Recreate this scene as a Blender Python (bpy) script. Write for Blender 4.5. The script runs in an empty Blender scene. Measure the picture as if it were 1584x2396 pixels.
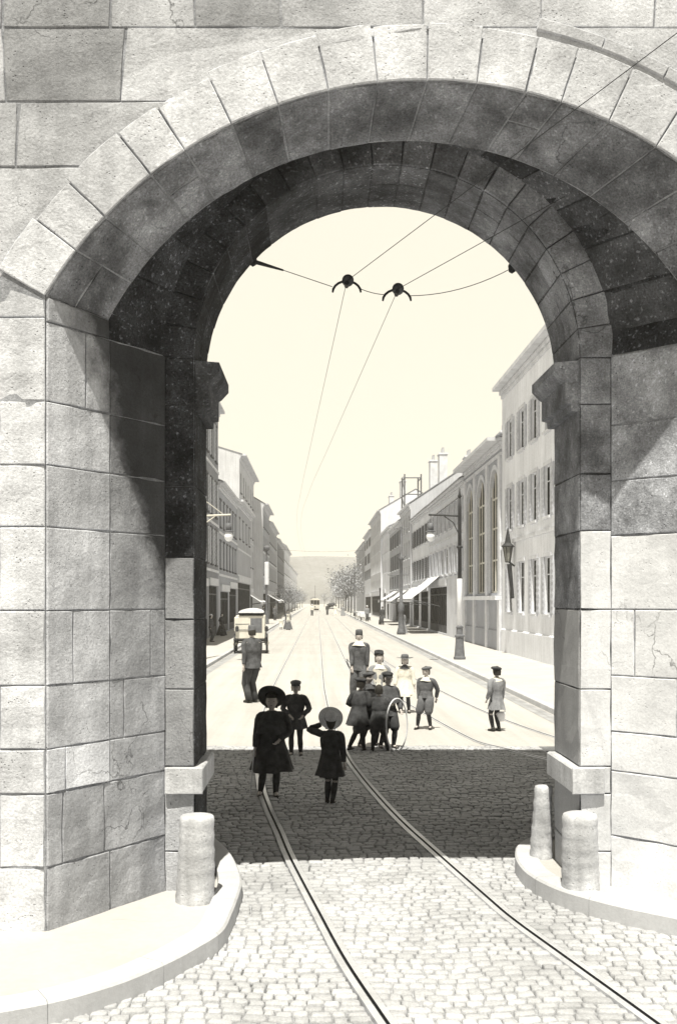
# recreates an old postcard street scene seen through a town gate
HAZE = 0.0005; SUN = 5.0; EXPO = 0.55; SKYLO = 6.7; ZEN = .2
import bpy, bmesh, math, random
from mathutils import Vector, Matrix, noise
R = math.radians
random.seed(7)
scene = bpy.context.scene
COL = scene.collection
CAMH = 2.4
F = 2400.0

# ------------------------------------------------------------------ materials
def nt(mat):
    mat.use_nodes = True
    t = mat.node_tree
    t.nodes.clear()
    return t, t.nodes, t.links

def surf_mat(name, base, var=0.25, scale=3.0, fine=40.0, fine_amt=0.12, bump=0.3, bump_scale=60.0,
             rough=0.9, pits=0.0, streak=0.0, tone=True, metallic=0.0, spec=0.3, stain=0.0, bump_dist=0.01, cracks=0.0, tracks=0.0, flecks=0.0, soot_shade=0.0):
    m = bpy.data.materials.new(name)
    t, N, L = nt(m)
    out = N.new('ShaderNodeOutputMaterial'); bs = N.new('ShaderNodeBsdfPrincipled')
    L.new(bs.outputs[0], out.inputs[0])
    bs.inputs['Roughness'].default_value = rough
    bs.inputs['Metallic'].default_value = metallic
    bs.inputs['Specular IOR Level'].default_value = spec
    tc = N.new('ShaderNodeTexCoord')
    def noi(sc, det=4, rgh=0.6, vec=None):
        n = N.new('ShaderNodeTexNoise'); n.inputs['Scale'].default_value = sc
        n.inputs['Detail'].default_value = det; n.inputs['Roughness'].default_value = rgh
        L.new(vec or tc.outputs['Object'], n.inputs['Vector']); return n.outputs['Fac']
    def math_(op, a, b):
        n = N.new('ShaderNodeMath'); n.operation = op
        for i, v in enumerate((a, b)):
            if isinstance(v, (int, float)): n.inputs[i].default_value = v
            else: L.new(v, n.inputs[i])
        return n.outputs[0]
    def mr(v, a, b, c, d):
        n = N.new('ShaderNodeMapRange')
        n.inputs[1].default_value = a; n.inputs[2].default_value = b
        n.inputs[3].default_value = c; n.inputs[4].default_value = d
        L.new(v, n.inputs[0]); return n.outputs[0]
    f = mr(noi(scale), 0.3, 0.7, 1 - var, 1 + var)
    f = math_('MULTIPLY', f, mr(noi(fine, 3, 0.7), 0.3, 0.7, 1 - fine_amt, 1 + fine_amt))
    if streak:
        mp = N.new('ShaderNodeMapping'); mp.inputs['Scale'].default_value = (5, 5, 0.35)
        L.new(tc.outputs['Object'], mp.inputs[0])
        f = math_('MULTIPLY', f, mr(noi(1.6, 5, 0.6, mp.outputs[0]), 0.35, 0.62, 1 - streak, 1.0))
    if stain:
        f = math_('MULTIPLY', f, mr(noi(0.9, 6, 0.65), 0.38, 0.55, 1 - stain, 1.0))
    if pits:
        v = N.new('ShaderNodeTexVoronoi'); v.inputs['Scale'].default_value = 34
        L.new(tc.outputs['Object'], v.inputs['Vector'])
        gate = mr(noi(7, 3, 0.6), 0.5, 0.62, 0, 1)
        pit = math_('MULTIPLY', mr(v.outputs['Distance'], 0.08, 0.24, 1, 0), gate)
        f = math_('MULTIPLY', f, mr(pit, 0, 1, 1, 1 - pits))
    if soot_shade:      # arch shade painted into the colour with a sooty stain, upper inner stones
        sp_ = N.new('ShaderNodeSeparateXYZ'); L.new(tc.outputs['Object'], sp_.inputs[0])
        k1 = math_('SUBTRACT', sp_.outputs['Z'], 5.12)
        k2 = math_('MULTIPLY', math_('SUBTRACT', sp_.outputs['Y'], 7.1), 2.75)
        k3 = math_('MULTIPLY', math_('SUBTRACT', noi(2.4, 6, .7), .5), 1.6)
        f = math_('MULTIPLY', f, mr(math_('ADD', math_('ADD', k1, k2), k3), -.25, .25, 1, 1 - soot_shade))
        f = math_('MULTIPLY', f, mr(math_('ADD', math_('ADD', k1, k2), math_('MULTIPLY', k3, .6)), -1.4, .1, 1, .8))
    if flecks:
        f = math_('MULTIPLY', f, mr(noi(34, 2, .5), .60, .72, 1, 1 + flecks))
        f = math_('MULTIPLY', f, mr(noi(2.2, 5, .7), .35, .65, .55, 1.5))
    if tracks:
        mp = N.new('ShaderNodeMapping'); mp.inputs['Scale'].default_value = (2.2, .05, 1)
        L.new(tc.outputs['Object'], mp.inputs[0])
        f = math_('MULTIPLY', f, mr(noi(1.3, 6, 0.7, mp.outputs[0]), 0.35, 0.6, 1 - tracks, 1.0))
        f = math_('MULTIPLY', f, mr(noi(5, 6, 0.75), 0.3, 0.5, 1 - tracks*.6, 1.0))
    if cracks:
        nv = N.new('ShaderNodeTexNoise'); nv.inputs['Scale'].default_value = 3; nv.inputs['Detail'].default_value = 6
        L.new(tc.outputs['Object'], nv.inputs['Vector'])
        va = N.new('ShaderNodeVectorMath'); va.operation = 'MULTIPLY_ADD'
        L.new(nv.outputs['Color'], va.inputs[0]); va.inputs[1].default_value = (.55, .55, .55); L.new(tc.outputs['Object'], va.inputs[2])
        vc = N.new('ShaderNodeTexVoronoi'); vc.feature = 'DISTANCE_TO_EDGE'; vc.inputs['Scale'].default_value = 1.7
        L.new(va.outputs[0], vc.inputs['Vector'])
        g2 = mr(noi(1.1, 4, .6), .54, .62, 0, 1)
        f = math_('MULTIPLY', f, mr(math_('MULTIPLY', mr(vc.outputs['Distance'], .002, .012, 1, 0), g2), 0, 1, 1, 1 - cracks))
    if tone:
        at = N.new('ShaderNodeAttribute'); at.attribute_name = 'tone'
        f = math_('MULTIPLY', f, at.outputs['Fac'])
    vm = N.new('ShaderNodeVectorMath'); vm.operation = 'SCALE'
    vm.inputs[0].default_value = base
    L.new(f, vm.inputs['Scale'])
    L.new(vm.outputs[0], bs.inputs['Base Color'])
    if bump:
        h = noi(bump_scale, 5, 0.7)
        if pits: h = math_('ADD', h, math_('MULTIPLY', noi(bump_scale*.17, 4, .6), 2.2))
        if pits: h = math_('SUBTRACT', h, math_('MULTIPLY', pit, 0.9))
        b = N.new('ShaderNodeBump'); b.inputs['Strength'].default_value = bump
        b.inputs['Distance'].default_value = bump_dist
        L.new(h, b.inputs['Height']); L.new(b.outputs[0], bs.inputs['Normal'])
    return m

def warm(v, w=0.06):
    if w < .0695: w -= .10          # neutral greys under the warm light
    return (v, v * (1 - w * 0.45), v * (1 - w * 1.8))

M = {}
M['stone']   = surf_mat('limestone', warm(.50, .045), .22, 2.2, 55, .2, .7, 45, .9, pits=.55, streak=.14, stain=.2, cracks=.6)
M['stoneL']  = surf_mat('weathered_limestone', warm(.62, .035), .24, 2.6, 60, .2, .7, 42, .9, pits=.5, streak=.2, stain=.22, cracks=.6, soot_shade=.8)  # left jamb stone; arch shade is painted in with its stain
M['stoneP']  = surf_mat('pale_limestone', warm(.64, .062), .14, 2.0, 50, .1, .35, 45, .9, pits=.3, streak=.08, cracks=.6)
M['under']   = surf_mat('dark_limestone', warm(.2, .02), .45, 3.0, 70, .4, .9, 38, .95, pits=.6, stain=.3, cracks=.6, flecks=0.6)  # darker limestone for the underside of the ring
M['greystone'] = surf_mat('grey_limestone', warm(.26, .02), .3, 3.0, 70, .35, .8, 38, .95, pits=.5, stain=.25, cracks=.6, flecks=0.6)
M['soot_shade']    = surf_mat('soot_shade_stone', warm(.034, .0), .7, 3.2, 60, .7, 1.0, 30, .95, pits=.4, flecks=3.5)  # blackened colour stands in for shade in the vault and left passage side
M['soot_shade2']   = surf_mat('smoke_shade_stone', warm(.075, .02), .45, 3.0, 60, .4, .8, 34, .95, pits=.5, flecks=2.0)  # half-dark copy: shade of the gate interior mixed into the smoke tone
M['bollardstone'] = surf_mat('scraped_stone', warm(.6, .06), .2, 4, 50, .16, .6, 40, .9, pits=.5, streak=.25, stain=.2, cracks=.5)
M['mortar']  = surf_mat('mortar', warm(.30, .03), .4, 6, 60, .3, .8, 60, .95)
M['mortarD'] = surf_mat('dark_mortar', warm(.035, .0), .4, 6, 60, .3, .8, 60, .95)
M['setts']   = surf_mat('setts', warm(.45, .066), .16, 1.0, 60, .2, .7, 45, .88, streak=0, stain=.1)
M['joint']   = surf_mat('sett_joint_dirt', warm(.36, .06), .3, .8, 60, .3, .5, 60, .98, stain=.65)
M['ground']  = surf_mat('dusty_ground', (.455, .444, .43), .06, .35, 14, .03, .15, 30, .95, tracks=.15)
M['pave']    = surf_mat('pavement', (.465, .455, .442), .06, .7, 20, .04, .12, 30, .92, stain=.08, cracks=.25)
M['kerb']    = surf_mat('kerb_granite', warm(.50, .068), .10, 2, 40, .06, .25, 45, .85)
M['steel']   = surf_mat('worn_steel', warm(.55, .06), .15, 4, 30, .1, .1, 60, .35, metallic=.35, spec=.5)
M['rust']    = surf_mat('dark_iron', warm(.035, .02), .3, 6, 60, .2, .3, 80, .6)
M['iron']    = surf_mat('grey_iron', warm(.13, .02), .3, 6, 60, .2, .3, 80, .55)
M['white']   = surf_mat('white_paint', warm(.78, .06), .06, 3, 40, .04, .1, 60, .6)
M['cream']   = surf_mat('cream_paint', warm(.62, .07), .1, 3, 40, .06, .1, 60, .5)
M['canvas']  = surf_mat('canvas', warm(.68, .06), .1, 2, 60, .06, .2, 60, .9)
M['glass']   = surf_mat('window_glass', (.03, .031, .03), .3, 1.5, 10, .2, .02, 5, .7, tone=True, spec=.04)
M['glassP']  = surf_mat('pale_window_glass', (.22, .22, .20), .3, 1.5, 10, .2, .02, 5, .4, tone=True, spec=.3)
M['dark']    = surf_mat('shop_interior', (.02, .02, .018), .5, 2.0, 9, .6, .1, 20, .7)
M['roof']    = surf_mat('roof_tiles', warm(.26, .03), .2, 1.2, 14, .25, .6, 14, .9)
M['hill']    = surf_mat('wooded_hill', warm(.17, .03), .25, .02, .2, .2, .5, .3, 1.0)
M['bark']    = surf_mat('bark', warm(.12, .03), .3, 6, 40, .3, .6, 30, .95)
M['leaf']    = surf_mat('leaves', warm(.22, .03), .5, 1.2, 20, .3, 0, 30, .8)
M['leafL']   = surf_mat('pale_leaves', warm(.36, .03), .5, 1.2, 20, .3, 0, 30, .8)
def wallm(n, v, w=.05, var=.1): 
    M[n] = surf_mat('render_' + n, warm(v, w), var, .5, 14, .08, .3, 22, .93, streak=.14)
wallm('wallA', .80); wallm('wallB', .42, .03); wallm('wallC', .74, .04); wallm('wallD', .26, .02)
wallm('wallE', .62, .06); wallm('wallF', .52, .04); wallm('wallG', .38, .01)
wallm('backwall', .12, .02)
M['trim'] = surf_mat('stone_trim', warm(.62, .05), .15, 2, 30, .1, .3, 30, .9)
M['shutD'] = surf_mat('dark_shutter_paint', warm(.10, .01), .2, 3, 30, .15, .3, 40, .8)
M['shutL'] = surf_mat('pale_shutter_paint', warm(.5, .03), .2, 3, 30, .1, .3, 40, .8)
M['wood']  = surf_mat('dark_shopfront_wood', warm(.07, .02), .3, 3, 30, .2, .3, 40, .7)
# cloth, skin
def cloth(n, v, w=.04, var=.25):
    M[n] = surf_mat('cloth_' + n, warm(v, w), var, 9, 90, .25, .5, 120, .95, tone=True)
cloth('black', .05, .04, .6); cloth('char', .085, .04, .5); cloth('grey', .12); cloth('mid', .14); cloth('beige', .25); cloth('whitec', .72, .07, .08)
cloth('darkgrey', .06)
M['skin'] = surf_mat('skin', (.52, .48, .46), .12, 14, 60, .06, .15, 90, .6)
M['skinD'] = surf_mat('lips_and_eyes', (.05, .045, .04), .1, 14, 60, .06, 0, 90, .5)
M['hair'] = surf_mat('hair', (.035, .032, .028), .3, 30, 120, .3, .6, 150, .7)
M['straw'] = surf_mat('straw', warm(.7, .06), .2, 14, 120, .2, .6, 130, .9)
M['leather'] = surf_mat('leather', (.02, .02, .018), .3, 10, 60, .2, .2, 90, .5)

# ------------------------------------------------------------------ mesh builder
class MB:
    def __init__(s): s.v = []; s.f = []; s.t = []; s.m = []
    def add(s, vs, fs, tone=1.0, mi=0):
        b = len(s.v); s.v += [tuple(v) for v in vs]
        for f in fs: s.f.append([b + i for i in f]); s.t.append(tone); s.m.append(mi)
    def poly(s, pts, tone=1.0, mi=0): s.add(pts, [range(len(pts))], tone, mi)
    def box(s, x0, x1, y0, y1, z0, z1, tone=1.0, mi=0):
        vs = [(x, y, z) for x in (x0, x1) for y in (y0, y1) for z in (z0, z1)]
        s.add(vs, [(0,1,3,2),(4,6,7,5),(0,4,5,1),(2,3,7,6),(0,2,6,4),(1,5,7,3)], tone, mi)
    def bbox(s, x0, x1, y0, y1, z0, z1, b=.01, tone=1.0, mi=0):   # chamfered box
        vs = []; 
        rings = [(z0, b), (z0 + b, 0), (z1 - b, 0), (z1, b)]
        for z, i in rings:
            vs += [(x0+i+b*0, y0+i, z), (x1-i, y0+i, z), (x1-i, y1-i, z), (x0+i, y1-i, z)]
        fs = [(3,2,1,0), (12,13,14,15)]
        for r in range(3):
            for k in range(4):
                fs.append((r*4+k, r*4+(k+1)%4, r*4+4+(k+1)%4, r*4+4+k))
        s.add(vs, fs, tone, mi)
    def tube(s, pts, rad, n=8, tone=1.0, mi=0, cap=True, fold=0.0, flat=1.0):
        pts = [Vector(p) for p in pts]
        if isinstance(rad, (int, float)): rad = [rad] * len(pts)
        vs = []; up = None
        for i, p in enumerate(pts):
            d = (pts[min(i+1, len(pts)-1)] - pts[max(i-1, 0)]).normalized()
            if up is None:
                up = Vector((0, 0, 1)) if abs(d.z) < .8 else Vector((0, 1, 0))
            a = d.cross(up)
            if a.length < 1e-5: a = d.cross(Vector((1, 0, 0)))
            a.normalize(); b = a.cross(d).normalized(); up = b
            for k in range(n):
                an = 2*math.pi*k/n
                r = rad[i] * (1 + fold*math.sin(3*an + i*1.3) )
                vs.append(p + a*math.cos(an)*r + b*math.sin(an)*r*flat)
        fs = []
        for i in range(len(pts)-1):
            for k in range(n):
                fs.append((i*n+k, i*n+(k+1)%n, (i+1)*n+(k+1)%n, (i+1)*n+k))
        if cap: fs += [tuple(reversed(range(n))), tuple(range((len(pts)-1)*n, len(pts)*n))]
        s.add(vs, fs, tone, mi)
    def lathe(s, prof, c=(0,0,0), n=16, tone=1.0, mi=0, sy=1.0, mat=None):
        vs = []
        for r, z in prof:
            for k in range(n):
                an = 2*math.pi*k/n
                p = Vector((r*math.cos(an), r*math.sin(an)*sy, z))
                if mat: p = mat @ p
                vs.append(p + Vector(c))
        fs = []
        for i in range(len(prof)-1):
            for k in range(n):
                fs.append((i*n+k, i*n+(k+1)%n, (i+1)*n+(k+1)%n, (i+1)*n+k))
        fs += [tuple(reversed(range(n))), tuple(range((len(prof)-1)*n, len(prof)*n))]
        s.add(vs, fs, tone, mi)
    def patch(s, fn, u0, u1, v0, v1, nu=4, nv=3, gap=.006, proud=.012, tone=None, mi=0, sgn=1, rough=.003, seed=0):
        """a dressed stone laid on the surface fn(u, v): rounded arrises, uneven face"""
        if tone is None: tone = random.uniform(.84, 1.12)
        def P(u, v): return Vector(fn(u, v))
        c = P((u0+u1)/2, (v0+v1)/2)
        lu = (P(u1, (v0+v1)/2) - P(u0, (v0+v1)/2)).length; lv = (P((u0+u1)/2, v1) - P((u0+u1)/2, v0)).length
        if lu < .04 or lv < .04: return
        gu, gv = gap/lu, gap/lv; eu, ev = .008/lu, .008/lv
        def samp(a, g, e, n):
            t = [a[0]+g*(a[1]-a[0]), a[0]+(g+e)*(a[1]-a[0])]
            for i in range(1, n): t.append(a[0] + (a[1]-a[0])*i/n)
            t += [a[1]-(g+e)*(a[1]-a[0]), a[1]-g*(a[1]-a[0])]
            return t
        us = samp((u0, u1), gu, eu, nu); vv = samp((v0, v1), gv, ev, nv)
        A, B = len(us), len(vv); vs = []
        du = (u1-u0)*.01; dv = (v1-v0)*.01
        for lay in (0, 1):
            for i, u in enumerate(us):
                for j, v in enumerate(vv):
                    n = ((P(u+du, v)-P(u-du, v)).cross(P(u, v+dv)-P(u, v-dv))).normalized()*sgn
                    edge = i in (0, A-1) or j in (0, B-1)
                    p = P(u, v)
                    if lay == 0:
                        if not edge: vs.append(p); continue
                        vs.append(p - n*.01)
                    else:
                        q = p*5.3 + Vector((seed, 0, 0))
                        h = proud - (.005 if edge else 0) + rough*noise.noise(q)*2.0
                        w = n*h
                        if edge:
                            tdir = (c - p); w = w + tdir.normalized()*(abs(noise.noise(p*23))*.008+max(0, noise.noise(p*5.1)-.1)*.03)
                        vs.append(p + w)
        fs = []; o = A*B
        for i in range(A-1):
            for j in range(B-1):
                q = (o+i*B+j, o+(i+1)*B+j, o+(i+1)*B+j+1, o+i*B+j+1)
                fs.append(q if sgn > 0 else q[::-1])
        ring = [i*B for i in range(A)] + [(A-1)*B+j for j in range(1, B)] + [i*B+B-1 for i in range(A-2, -1, -1)] + [j for j in range(B-2, 0, -1)]
        for k in range(len(ring)):
            a, b = ring[k], ring[(k+1) % len(ring)]
            q = (a, b, o+b, o+a); fs.append(q if sgn > 0 else q[::-1])
        s.add(vs, fs, tone, mi)
    def build(s, name, mat, parent=None, smooth=False):
        me = bpy.data.meshes.new(name)
        me.from_pydata(s.v, [], s.f)
        mats = mat if isinstance(mat, (list, tuple)) else [mat]
        for m in mats: me.materials.append(M[m] if isinstance(m, str) else m)
        me.polygons.foreach_set('material_index', s.m)
        at = me.attributes.new('tone', 'FLOAT', 'FACE'); at.data.foreach_set('value', s.t)
        if smooth: me.polygons.foreach_set('use_smooth', [True]*len(me.polygons))
        me.update()
        o = bpy.data.objects.new(name, me); COL.objects.link(o)
        if parent is not None: o.parent = parent
        return o

def tag(o, label=None, cat=None, group=None, kind=None):
    if label: o['label'] = label
    if cat: o['category'] = cat
    if group: o['group'] = group
    if kind: o['kind'] = kind
    return o
def thing(name, label, cat, loc=(0,0,0), rz=0, group=None):
    o = bpy.data.objects.new(name, None); COL.objects.link(o); o.empty_display_size = .2
    o.location = loc; o.rotation_euler = (0, 0, rz)
    return tag(o, label, cat, group)
def copy_tree(o, parent=None):
    c = o.copy(); COL.objects.link(c)
    if parent is not None: c.parent = parent
    for ch in list(o.children): copy_tree(ch, c)
    return c
def smoothcurve(pts, n=8):
    out = []
    for i in range(len(pts)-1):
        p0 = Vector(pts[max(i-1, 0)]); p1 = Vector(pts[i]); p2 = Vector(pts[i+1]); p3 = Vector(pts[min(i+2, len(pts)-1)])
        for k in range(n):
            t = k/n
            out.append(.5*((2*p1) + (-p0+p2)*t + (2*p0-5*p1+4*p2-p3)*t*t + (-p0+3*p1-3*p2+p3)*t**3))
    out.append(Vector(pts[-1])); return out

# ------------------------------------------------------------------ the gate
D1, DM, D2, D3, DR = 7.1, 7.59, 8.1, 8.95, 12.2
GTOP = 10.4
gate = thing('city_gate', 'massive old limestone town gate with a splayed round archway framing the street', 'city gate', (0, D1, 0))
def gpart(mb, name, mat, smooth=False):
    o = mb.build(name, mat, gate, smooth); o.location = (0, -D1, 0); return o

C1 = (.731, 2.968, 3.03)                 # front arc: centre x, centre z, radius
SP = 4.503                                # springing
XL1, XR1 = -1.878, 3.34
XLm, XRm = -1.548, 2.838
XL2, XR2 = -1.205, 2.315
XL3, XR3 = -.972, 2.069
def arc3(xl, xr, zs, zc):
    h = (xr-xl)/2; s_ = zc-zs; r = (h*h+s_*s_)/(2*s_)
    return ((xl+xr)/2, zc-r, r)
CM = arc3(XLm, XRm, 4.47, 5.80)           # inner edge of the voussoir ring
CV0 = arc3(XLm-.04, XRm+.04, 4.47, 6.02)
CV1 = arc3(XL2, XR2, 4.47, 6.06)
C3 = (.548, 4.317, 1.52)
def onarc(c, zs, t):                      # t 0 left springing .. 1 right springing
    a = math.asin(min(1, (zs-c[1])/c[2]))
    th = math.pi - a - t*(math.pi-2*a)
    return c[0]+c[2]*math.cos(th), c[1]+c[2]*math.sin(th)

# --- core behind the stones (mortar)
core = MB(); NA = 48
def strip(mb, pa, pb, mi=0):
    for i in range(len(pa)-1): mb.poly([pa[i], pa[i+1], pb[i+1], pb[i]], 1, mi)
A1 = [(XL1, D1, 0)] + [(onarc(C1, SP, i/NA)[0], D1, onarc(C1, SP, i/NA)[1]) for i in range(NA+1)] + [(XR1, D1, 0)]
top = []
for p in A1: top.append((p[0], D1, GTOP))
strip(core, A1, top)
core.poly([(-9, D1, 0), (XL1, D1, 0), (XL1, D1, GTOP), (-9, D1, GTOP)])
core.poly([(XR1, D1, 0), (10, D1, 0), (10, D1, GTOP), (XR1, D1, GTOP)])
core.poly([(-9, D1, GTOP), (10, D1, GTOP), (10, DR, GTOP), (-9, DR, GTOP)])
core.poly([(-9, D1, 0), (-9, D1, GTOP), (-9, DR, GTOP), (-9, DR, 0)])
core.poly([(10, D1, 0), (10, D1, GTOP), (10, DR, GTOP), (10, DR, 0)])
def ringpts(c, zs, xl, xr, y):
    return [(xl, y, 0)] + [(onarc(c, zs, i/NA)[0], y, onarc(c, zs, i/NA)[1]) for i in range(NA+1)] + [(xr, y, 0)]
RM = ringpts(CM, 4.47, XLm, XRm, DM)
strip(core, A1, RM)
core_o = gpart(core, 'wall_core', 'mortar')

# --- front wall stones
COURSES = [0, .55, 1.06, 1.37, 1.81, 2.33, 2.91, 3.34, 3.78, 4.36, 4.75, 5.35, 5.85, 6.36, 6.95, 7.6, 8.3, 9.0, GTOP]
RE = 3.36
rnd = random.Random(3)
fw = MB()
def exx(z, side):
    """x of the edge of the opening (jamb or extrados) at height z"""
    jam = XL1 if side < 0 else XR1
    if z <= SP: return jam
    d = RE*RE-(z-C1[1])**2
    if d <= 0: return C1[0]
    x = C1[0] + side*math.sqrt(d)
    return min(x, XL1) if side < 0 and z < SP+.3 and x > XL1 else x
CL = COURSES[:10]+[4.7, 5.4, 5.85, 6.36, 7.3, 8.1, 9.0, GTOP]
for side, CS in ((-1, CL), (1, COURSES)):
    for ci in range(len(CS)-1):
        z0, z1 = CS[ci], CS[ci+1]
        full = z0 > C1[1]+RE-.02
        def xe(z, side=side, full=full, z1=z1): return C1[0] if full else exx(z, side)
        far = -9 if side < 0 else 10
        zz = (z0+z1)/2
        # distances measured from the edge outwards
        Ltot = abs(far - xe(zz)); d = 0; first = True; idx = 0
        while d < Ltot-.1:
            w = rnd.uniform(.5, 1.05)
            if z1 <= SP and first: w = .32 if ci % 2 else .75
            if d+w > Ltot-.4: w = Ltot-d
            if w < .05: break
            near = xe(zz) if False else None
            sk0 = 0 if first else (sk1 if idx else 0); sk1 = rnd.uniform(-.05, .05) if z0 > SP-.2 else 0
            def fn(u, v, d=d, w=w, side=side, first=first, xe=xe, sk0=sk0, sk1=sk1):
                z = z0+(z1-z0)*v
                base = xe(zz)
                xa = xe(z) if first else base + side*d + sk0*(v-.5)
                xb = base + side*(d+w) + sk1*(v-.5)
                if side < 0: xb = min(xb, xa-.02)
                else: xb = max(xb, xa+.02)
                x = xa+(xb-xa)*u
                return (x, D1, z)
            # normal towards -Y
            if side > 0: fw.patch(fn, 0, 1, 0, 1, 3, 3, rnd.uniform(.002, .004), .010, rnd.uniform(1.2, 1.35), 0, 1, .005, idx+ci)
            else: fw.patch(fn, 0, 1, 0, 1, 3, 3, rnd.uniform(.002, .006), .010, rnd.choice((.66, .75, .9, 1.0, 1.1)) if z0 > 4 else rnd.uniform(1.3, 1.45), 0, -1, .009, idx+ci)
            d += w; first = False; idx += 1
gpart(fw, 'facade_wall', 'stone')

# --- voussoirs: front faces and splayed undersides
ANG = [30.4, 37.7, 43.5, 51.6, 57.1, 64.1, 70.7, 77.5, 84, 90.5, 97, 103.5, 108.3, 115, 122, 129, 136, 143, 149.6]
REX = [3.41, 3.38, 3.41, 3.40, 3.39, 3.43, 3.42, 3.44, 3.42, 3.43, 3.42, 3.43, 3.44, 3.44, 3.44, 3.44, 3.44, 3.44]
vf = MB(); vu = MB()
def tof(a):
    return (a-ANG[0])/(ANG[-1]-ANG[0])
for i in range(len(ANG)-1):
    a0, a1 = ANG[i], ANG[i+1]
    def ff(u, v, a0=a0, a1=a1, re=REX[i]):
        a = R(180-(a0+(a1-a0)*u)); r = C1[2]+(re-C1[2])*v
        return (C1[0]+r*math.cos(a), D1, C1[1]+r*math.sin(a))
    vf.patch(ff, 0, 1, 0, 1, 4, 3, .003, .016, rnd.uniform(1.12, 1.3)+(.1 if i > 4 else .0), 0, 1, .004, i)
    t0, t1 = tof(a0), tof(a1)
    def fu(u, v, t0=t0, t1=t1):
        t = t0+(t1-t0)*u
        xa, za = onarc(C1, SP, t); xb, zb = onarc(CM, 4.47, t)
        return (xa+(xb-xa)*v, D1+(DM-D1)*v, za+(zb-za)*v)
    if i in (0, 3, 11): 
        vu.patch(fu, 0, 1, 0, .45, 4, 3, .005, .012, rnd.uniform(.8, 1.2), 0, -1, .006, i)
        vu.patch(fu, 0, 1, .45, 1, 4, 3, .005, .010, rnd.uniform(.8, 1.2), 0, -1, .006, i)
    else: vu.patch(fu, 0, 1, 0, 1, 4, 5, .005, .012, rnd.uniform(.75, 1.2), 0, -1, .007, i)
gpart(vf, 'voussoir_ring', 'stone')
hm_ = MB()
for i in range(6):
    def fh(u, v, i=i):
        a = R(180-(103+46.6*(i+u)/6)); r = 3.46+.085*v
        return (C1[0]+r*math.cos(a), D1-.012, C1[1]+r*math.sin(a))
    hm_.patch(fh, 0, 1, 0, 1, 10, 1, .0, .016, 1.15, 0, 1, .0, i)
gpart(hm_, 'hood_mould', 'stone')
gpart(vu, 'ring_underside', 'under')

# --- splayed jambs
for side, (xa, xm, xb) in ((-1, (XL1, XLm, XL2)), (1, (XR1, XRm, XR2))):
    jb = MB(); jg = MB(); r2 = random.Random(11+side)
    back = MB()
    back.poly([(xm, DM, 0), (xb, D2, 0), (xb, D2, 4.6), (xm, DM, 4.6)])
    gpart(back, 'jamb_bed', 'mortar')
    zs = [.0, .55, 1.06, 1.37, 1.81, 2.33, 2.91, 3.34, 3.78, 4.33]
    for k in range(len(zs)-1):
        splits = {0: [0, .5, 1], 1: [0, .14, .5, 1], 2: [0, .14, .5, 1], 3: [0, .5, .62, 1], 4: [0, .2, .5, .86, 1], 5: [0, .5, 1], 6: [0, .5, 1], 7: [0, .5, 1], 8: [0, .3, .5, 1]}[k]
        if k in (0, 1): splits = [0, .12, .45, 1] if k else [0, .5, 1]
        for q in range(len(splits)-1):
            def fj(u, v, xa=xa, xb=xb, z0=zs[k], z1=zs[k+1]):
                dz = .035*math.sin(u*3+z0)*(1 if 0 < v < 1 else 1)*(0 if z0 == 0 and v == 0 else 1)
                return (xa+(xb-xa)*u, D1+(D2-D1)*u, z0+(z1-z0)*v + dz*0.0)
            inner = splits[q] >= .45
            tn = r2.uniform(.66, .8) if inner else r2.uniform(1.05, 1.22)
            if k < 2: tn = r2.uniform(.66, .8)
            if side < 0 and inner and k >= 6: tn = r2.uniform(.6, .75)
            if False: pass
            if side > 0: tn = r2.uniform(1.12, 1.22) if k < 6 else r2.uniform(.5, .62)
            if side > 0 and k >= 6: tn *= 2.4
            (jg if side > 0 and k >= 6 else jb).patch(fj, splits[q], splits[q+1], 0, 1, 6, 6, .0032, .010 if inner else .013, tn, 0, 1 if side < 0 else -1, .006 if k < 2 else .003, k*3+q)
    # springing cushion stone
    def fc(u, v, xa=xa, xm=xm):
        x = xa+(xm-xa)*u
        return (x, D1+(DM-D1)*u, 4.33+(SP+(4.47-SP)*u-4.33)*v)
    jb.patch(fc, 0, 1, 0, 1, 5, 2, .004, .022, .7, 0, 1 if side < 0 else -1, .008, 4)
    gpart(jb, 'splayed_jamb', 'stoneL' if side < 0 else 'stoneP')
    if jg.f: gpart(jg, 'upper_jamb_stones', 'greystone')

# --- recess vault behind the ring, colour darkened for shade as well as smoke
rv = MB(); rvr = MB()
p0 = ringpts(CM, 4.47, XLm, XRm, DM)[1:-1]; p1 = ringpts(CV0, 4.47, XLm, XRm, DM+.006)[1:-1]
strip(rv, p0, p1)
nV = 14
for i in range(nV):
    def fv(u, v, i=i):
        t = (i+u)/nV
        a = onarc(CV0, 4.47, t); b = onarc(CV1, 4.47, t)
        return (a[0]+(b[0]-a[0])*v, DM+(D2-DM)*v, a[1]+(b[1]-a[1])*v)
    (rv if i < nV*.55 else rvr).patch(fv, 0, 1, 0, 1, 4, 3, .004, .008, rnd.uniform(.6, 1.3), 0, -1, .008, i)
strip(rv, p1, ringpts(CV1, 4.47, XL2, XR2, D2)[1:-1])
# upper jambs of the recess between springing cushion and vault
for side, (xm, xb) in ((-1, (XLm, XL2)), (1, (XRm, XR2))):
    def fq(u, v, xm=xm, xb=xb): return (xm+(xb-xm)*u, DM+(D2-DM)*u, 4.33+.2*v)
    rv.patch(fq, 0, 1, 0, 1, 3, 2, .003, .008, .9, 0, 1 if side < 0 else -1, .005, 3)
gpart(rv, 'recess_vault', 'soot_shade'); gpart(rvr, 'recess_vault', 'soot_shade2')

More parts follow.
